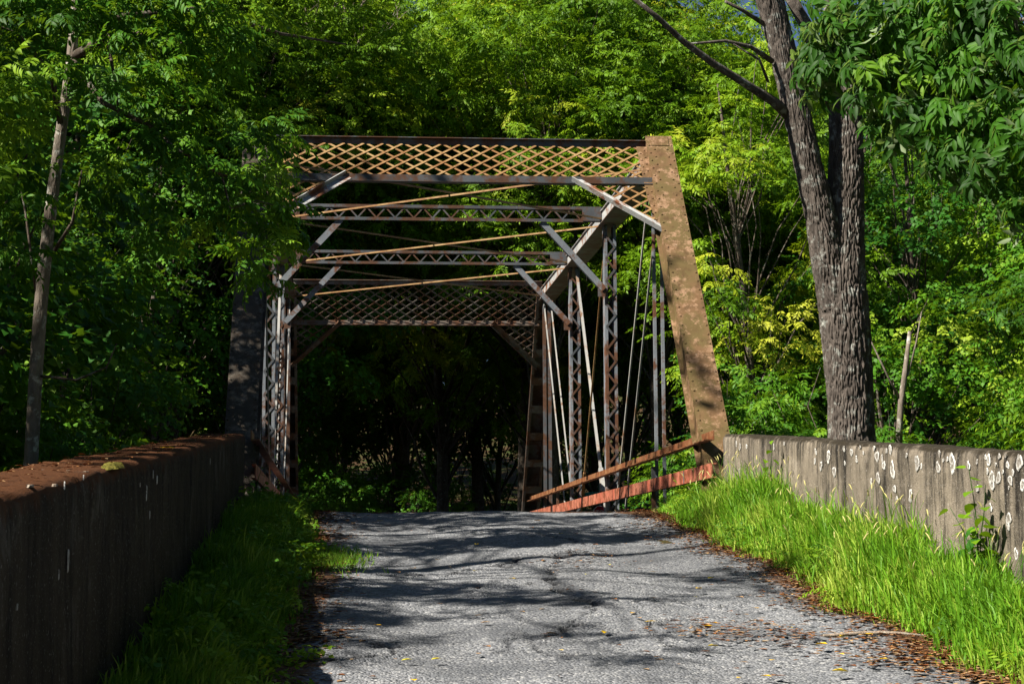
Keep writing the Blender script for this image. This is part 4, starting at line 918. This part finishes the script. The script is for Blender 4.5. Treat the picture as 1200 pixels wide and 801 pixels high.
# leaf litter
def mat_litter(name, cols):
    m = NT(name); a = m.n('Attribute'); a.attribute_name = 'tint'; k = len(cols)
    return m.fin(m.ramp(a.outputs['Fac'], [(i/(k-1), srgb(c)) for i, c in enumerate(cols)]), .8, .2)
LIT = mat_litter('dry_leaves', ['#4a2f1e', '#7a4a28', '#a06a3a', '#b89a70', '#6a4024'])
YEL = mat_litter('yellow_leaves', ['#d8a312', '#e8c21e', '#d9cf3a', '#c98a1c'])
def litter(name, pts, mat, s0, s1, seed, label, cat):
    g = np.random.default_rng(seed); n = len(pts); x, y, z = np.array(pts).T
    a = g.uniform(0, 6.28, n); L = g.uniform(s0, s1, n); W = L*g.uniform(.35, .6, n); cx, sx_ = np.cos(a), np.sin(a)
    V = np.empty((n, 6, 3)); tp = [(0, 0, 0), (.35, .5, .25), (.7, .42, .3), (1, 0, .1), (.7, -.42, .22), (.35, -.5, .3)]
    cur = g.uniform(.1, 1.3, n)
    for i, (u, v_, h) in enumerate(tp):
        V[:, i, 0] = x+cx*u*L-sx_*v_*W; V[:, i, 1] = y+sx_*u*L+cx*v_*W; V[:, i, 2] = z+.006+h*W*cur*.8+.003
    o = np.arange(n)[:, None]*6; Q = np.concatenate([o+np.array([[0, 1, 2, 3]]), o+np.array([[0, 3, 4, 5]])])
    ob = put(name, mesh_np(name, V.reshape(-1, 3), [Q], mat, False, {'tint': np.repeat(g.random(n), 6)}))
    return tag(ob, label, cat, kind='stuff')
pts = []
rr = random.Random(9)
def zr_(x, y): return float(max(zroad(y)+.005, zverge(np.array(x), np.array(y), 1 if x > 1.6 else -1)))
for i in range(4200):
    y = rr.uniform(8.5, 21); o = rr.gauss(-.07, .17)
    x = float(EDR(np.array(y)))+o; pts.append((x, y, zr_(x, y)))
for i in range(2600):
    y = rr.uniform(8.5, 21); x = float(EDL(np.array(y)))+rr.gauss(.1, .12); pts.append((x, y, zr_(x, y)))
for (px, py, n, sx_, sy_) in [(790, 625, 260, .22, .9), (850, 737, 160, .22, .25), (960, 745, 160, .3, .25), (1060, 770, 260, .25, .3), (370, 640, 140, .12, .8), (350, 748, 140, .2, .15), (395, 612, 220, .16, 1.0), (690, 655, 90, .2, .5), (380, 660, 70, .2, .5)]:
    c = pix_road(px, py)
    for i in range(n):
        x, y = c.x+rr.gauss(0, sx_), min(20.9, c.y+rr.gauss(0, sy_)); pts.append((x, y, zr_(x, y)))
for i in range(160):
    y = rr.uniform(8.5, 21); x = rr.uniform(-.2, 3.3); pts.append((x, y, zr_(x, y)))
litter('leaf_litter', pts, LIT, .03, .075, 1, 'brown dry leaf litter along both road edges', 'leaf litter')
yp = [(486, 801), (660, 765), (905, 735), (893, 754), (842, 760), (815, 702), (740, 721), (755, 731), (715, 664), (822, 692), (772, 672), (830, 680), (870, 655), (690, 675), (605, 680), (560, 671), (820, 737), (906, 776), (930, 738), (985, 748), (990, 770), (1045, 776), (955, 758), (1070, 720), (1130, 715), (440, 612), (635, 612), (560, 640), (470, 777), (505, 776), (708, 745), (437, 735), (380, 720), (480, 668), (870, 797), (905, 796), (995, 790), (775, 610), (800, 640), (843, 733), (915, 672), (980, 690), (655, 627), (400, 690), (1020, 745), (890, 715)]
litter('yellow_leaves', [tuple(pix_road(*p)) [:2]+(zr_(pix_road(*p).x, pix_road(*p).y)+.004,) for p in yp for _ in (0,)], YEL, .06, .10, 2, 'scattered yellow fallen leaves on the road', 'leaves')
# litter and moss on the left wall top
pts = []
for i in range(500):
    y = rr.uniform(4, 20.8); x = rr.uniform(WXL-.42, WXL-.03); pts.append((x, y, float(WZ(y))+.004))
litter('wall_top_litter', pts, LIT, .02, .05, 3, 'dry leaf crumbs on top of the left wall', 'leaf litter')
MOSS = NT('moss'); mco = MOSS.coord('Position'); MOSS.bump(MOSS.noise(mco, 60, 4), .8, .02)
MOSSM = MOSS.fin(MOSS.ramp(MOSS.noise(mco, 14, 5), [(.3, srgb('#4a4a1e')), (.7, srgb('#857c38'))]), .95, .1)
def moss(px, py, sx_, sy_, mat, label):
    d = ray(px, py); t = 10.
    for _ in range(40): t -= (d.z*t-float(WZ(d.y*t)))/(d.z-.074*d.y)
    p = d*t; n = 18; hh = .016 if mat is MOSSM else .005; V = [(p.x, p.y, p.z+hh)]
    for ring, h in ((.6 if hh > .01 else .85, hh*.85), (1, -.012 if hh > .01 else -.004)):
        for j in range(n):
            a = 2*math.pi*j/n; q = ring*(1+rr.uniform(-.35, .35)); V.append((p.x+sx_*q*math.cos(a), p.y+sy_*q*math.sin(a), float(WZ(p.y+sy_*q*math.sin(a)))+h))
    F = [(0, 1+j, 1+(j+1) % n) for j in range(n)]+[(1+j, 1+n+j, 1+n+(j+1) % n, 1+(j+1) % n) for j in range(n)]
    mb = MB(); mb.add(V, F); put('moss_cushion', mb.mesh('moss_cushion', mat, True), None, WL)
moss(132, 545, .045, .28, MOSSM, ''); moss(196, 524, .05, .12, YEL, '')
for (px, py) in [(35, 569), (82, 552), (50, 551), (64, 568), (100, 553)]: moss(px, py, random.uniform(.008, .016), random.uniform(.02, .05), DEADW, '')
# stick on the road
sk = MB(); P_ = [pix_road(965, 748), pix_road(1010, 745), pix_road(1050, 745), pix_road(1083, 748)]
sk.tube([p+Vector((0, 0, .02)) for p in P_], [.008, .012, .010, .006], 6); sk.tube([P_[1]+Vector((0, 0, .02)), P_[1]+Vector((.08, .18, .03))], [.007, .004], 5)
tag(put('fallen_stick', sk.mesh('fallen_stick', DEADW, True)), 'thin dry stick lying among leaves at the right road edge', 'stick')
# broadleaf weeds
def heart_leaf(L, W):
    V = [(0, 0, 0), (.05*L, .3*W, .02*L), (.25*L, .5*W, .04*L), (.6*L, .36*W, 0), (L, 0, -.15*L), (.6*L, -.36*W, 0), (.25*L, -.5*W, .04*L), (.05*L, -.3*W, .02*L), (.5*L, 0, -.03*L)]
    n = len(V)-1; F = np.array([(8, i, (i+1) % 8) for i in range(8)])
    return V, F
hv, hf = heart_leaf(1, .85)
def weed_leaf_mesh(mat, nm): return mesh_np(nm, hv, [hf], mat, False, {'tint': [.45]*9})
WLEAF = [weed_leaf_mesh(LEAF_D, 'weed_leaf_dark'), weed_leaf_mesh(LEAF_Y, 'weed_leaf_bright'), weed_leaf_mesh(LEAF_A, 'weed_leaf_mid')]
def weed(name, base, stems, label, mats, n, lsz, group=None):
    base = Vector(base); e = tag(put(name, None, Matrix.Translation(base)), label, 'weed', group); sm = MB(); r_ = random.Random(int(base.y*100)); LV = []
    for (dx, dy, h) in stems:
        P = [base+Vector((dx*t*t+r_.uniform(-.01, .01), dy*t*t, h*t)) for t in (0, .25, .5, .75, 1)]
        sm.tube(P, [.006, .005, .0045, .0035, .002], 5)
        for i in range(n):
            t = .15+.83*i/(n-1); k = min(3, int(t*4)); p = P[k].lerp(P[k+1], t*4-k); LV.append((p, i*2.4+r_.uniform(-.4, .4), lsz*(1.15-.65*t)*r_.uniform(.75, 1.2), t))
    put('stem', sm.mesh('stem', LEAF_A), None, e)
    for p, a, s, t in LV:
        M = Matrix.Translation(p) @ Matrix.Rotation(a, 4, 'Z') @ Matrix.Translation((.02, 0, 0)) @ Matrix.Rotation(R(r_.uniform(-10, 45)), 4, 'Y') @ Matrix.Rotation(R(r_.uniform(-25, 25)), 4, 'X') @ Matrix.Diagonal((s, s, s, 1))
        put('leaf', mats[1] if t > .6 else mats[0], M, e)
q = onx(1148, 655, WXR-.14); weed('broadleaf_weed', (WXR-.14, q.y, float(zverge(np.array(WXR-.14), np.array(q.y), 1))), [(-.02, .12, .86), (.0, -.16, .72), (-.02, .02, .55), (-.1, .25, .58), (-.05, -.08, .45)], 'tall heart leaved weed against the right wall near the frame edge', (WLEAF[0], WLEAF[1]), 10, .16)
q = onx(903, 575, WXR-.12); weed('broadleaf_weed', (WXR-.12, q.y, float(zverge(np.array(WXR-.12), np.array(q.y), 1))), [(0, -.1, .78), (-.02, .15, .6)], 'small bright leaved weed against the right wall close to the bridge post', (WLEAF[2], WLEAF[1]), 8, .13)
q = onx(292, 610, WXL+.22); weed('broadleaf_weed', (WXL+.22, 18.9, float(zverge(np.array(WXL+.22), np.array(18.9), -1))), [(.05, .1, .5), (-.08, 0, .4), (.1, -.1, .35)], 'leafy weed at the end of the left wall beside the bridge post', (WLEAF[2], WLEAF[2]), 7, .10)
weed('broadleaf_weed', (-.72, 10.6, float(zverge(np.array(-.72), np.array(10.6), -1))), [(.05, .1, .34), (-.08, 0, .26), (.12, -.1, .24)], 'leafy weed in the shaded grass midway along the left wall', (WLEAF[2], WLEAF[2]), 6, .10)
weed('broadleaf_weed', (-.80, 8.7, float(zverge(np.array(-.80), np.array(8.7), -1))), [(.05, .1, .26), (-.08, 0, .22)], 'low weed in the shaded grass at the lower left', (WLEAF[2], WLEAF[2]), 5, .10)
# blue flower
bf = pix_road(350, 667); BFM = NT('chicory_blue').fin(srgb('#4f6fe0'), .6, .2)
fz = float(zverge(np.array(bf.x-.05), np.array(bf.y-.4), -1)); fp = at(350, 667, bf.y-.4)
fl = tag(put('blue_flower', None, Matrix.Translation((fp.x, fp.y, fz))), 'tiny blue wildflower in the shaded grass at the left road edge', 'flower')
sm = MB(); sm.tube([(fp.x, fp.y, fz), (fp.x+.01, fp.y, fp.z)], [.003, .002], 5); put('stem', sm.mesh('stem', LEAF_A), None, fl)
pm_ = MB()
for j in range(9):
    a = 2*math.pi*j/9; c, s = math.cos(a), math.sin(a); u = Vector((c, -.25, s)).normalized(); v = Vector((-s, 0, c)); b_ = Vector((fp.x+.01, fp.y-.005, fp.z))
    pm_.add([tuple(b_), tuple(b_+u*.02+v*.007), tuple(b_+u*.026), tuple(b_+u*.02-v*.007)], [(0, 1, 2, 3)])
put('petals', pm_.mesh('petals', BFM), None, fl)
# broken stump and dead twigs behind the right wall
bs = MB(); bs.tube([at(1052, 540, 21), at(1056, 470, 21), at(1062, 425, 21), at(1066, 388, 21)], [.045, .036, .03, .02], 8); bs.tube([at(1056, 470, 21), at(1040, 440, 21), at(1017, 392, 20.8)], [.02, .012, .006], 5); bs.tube([at(1064, 440, 21), at(1074, 400, 21), at(1080, 365, 21)], [.014, .01, .006], 5)
tag(put('broken_sapling', bs.mesh('broken_sapling', BARK_P, True)), 'pale broken dead sapling among shrubs right of the forked tree', 'dead tree')
db = MB(); YD = 50.0
def twig(p, d, L, r_, lev):
    P_ = [p]; q = Vector(p)
    for i in range(4): d = (d+Vector((rr.uniform(-.3, .3), rr.uniform(-.3, .3), rr.uniform(-.05, .25)))).normalized(); q = q+d*L/4; P_.append(q.copy())
    db.tube(P_, [r_, r_*.85, r_*.7, r_*.55, r_*.35], 5)
    if lev:
        for i in range(4): twig(P_[1+i % 4], (d+Vector((rr.uniform(-1, 1), rr.uniform(-.6, .6), rr.uniform(-.2, .8)))).normalized(), L*rr.uniform(.4, .7), r_*.5, lev-1)
b0 = at(286, 560, YD); b0.z = float(zground(b0.x, YD))
trk = [b0]+[at(x_, y_, YD) for x_, y_ in ((290, 420), (300, 300), (322, 200), (352, 120), (366, 60), (374, -10))]
db.tube(trk, [.13, .12, .10, .085, .07, .055, .04], 6)
for i, y_ in enumerate((140, 118, 95, 80, 62, 45, 30, 10)): twig(at(372, y_, YD), Vector(((-1)**i*.8, rr.uniform(-.4, .4), .8)).normalized(), rr.uniform(1.2, 2.0), .032, 2)
tag(put('dead_tree', db.mesh('dead_tree', DEADW, True)), 'bare grey dead treetop against the sky above the left portal corner', 'dead tree')
# ------------------------------------------------------------------ stop sign and street name sign past the bridge
SY = 83.0; s0 = at(703, 592, SY); gz = float(zground(s0.x, SY))
SGN = tag(put('stop_sign', None, Matrix.Translation((s0.x, SY, gz))), 'red stop sign with green street name blades beyond the bridge', 'sign')
SRED = NT('sign_red').fin(srgb('#c01f2a'), .5, .4); SWH = NT('sign_white').fin(srgb('#f0f0ee'), .5, .4); SGR = NT('sign_green').fin(srgb('#0f6a4a'), .5, .4); STL = NT('sign_teal').fin(srgb('#1f8a86'), .5, .4); GALV = NT('galvanised_post').fin(srgb('#9aa0a4'), .5, .5, .3)
zc = s0.z-.31
b_ = MB(); b_.tube([(s0.x, SY+.03, gz-.2), (s0.x, SY+.03, at(706, 566, SY).z)], [.03, .03], 8); put('post', b_.mesh('post', GALV), None, SGN)
def octa(r_, y0, y1, mat, nm):
    b_ = MB(); V = []
    for y in (y0, y1):
        for j in range(8):
            a = R(22.5+45*j); V.append((s0.x+r_*math.cos(a), y, zc+r_*math.sin(a)))
    b_.add(V, [tuple(range(8)), tuple(range(15, 7, -1))]+[(j, j+8, (j+1) % 8+8, (j+1) % 8) for j in range(8)]); return put(nm, b_.mesh(nm, mat), None, SGN)
octa(.33, SY-.004, SY, SWH, 'sign_border'); octa(.30, SY-.009, SY-.005, SRED, 'sign_face')
cu_ = bpy.data.curves.new('lettering', 'FONT'); cu_.body = 'STOP'; cu_.size = .27; cu_.align_x = 'CENTER'; cu_.align_y = 'CENTER'; cu_.extrude = .002
to = bpy.data.objects.new('tmp', cu_); COL.objects.link(to); bpy.context.view_layer.update()
tm_ = bpy.data.meshes.new_from_object(to.evaluated_get(bpy.context.evaluated_depsgraph_get())); bpy.data.objects.remove(to)
tm_.materials.clear(); tm_.materials.append(SWH)
put('lettering', tm_, Matrix.Translation((s0.x, SY-.012, zc)) @ Matrix.Rotation(R(90), 4, 'X'), SGN)
ta, tb = at(685.5, 577, SY), at(701, 580.5, SY)
b_ = MB(); b_.box((ta.x, SY-.01, tb.z), (tb.x, SY+.01, ta.z+.03)); put('street_name_blade', b_.mesh('street_name_blade', STL), None, SGN)
ta, tb = at(701.5, 568, SY), at(709, 576, SY)
b_ = MB(); b_.box((ta.x, SY+.015, tb.z), (tb.x, SY+.06, ta.z)); put('street_name_blade', b_.mesh('street_name_blade', SGR), None, SGN)
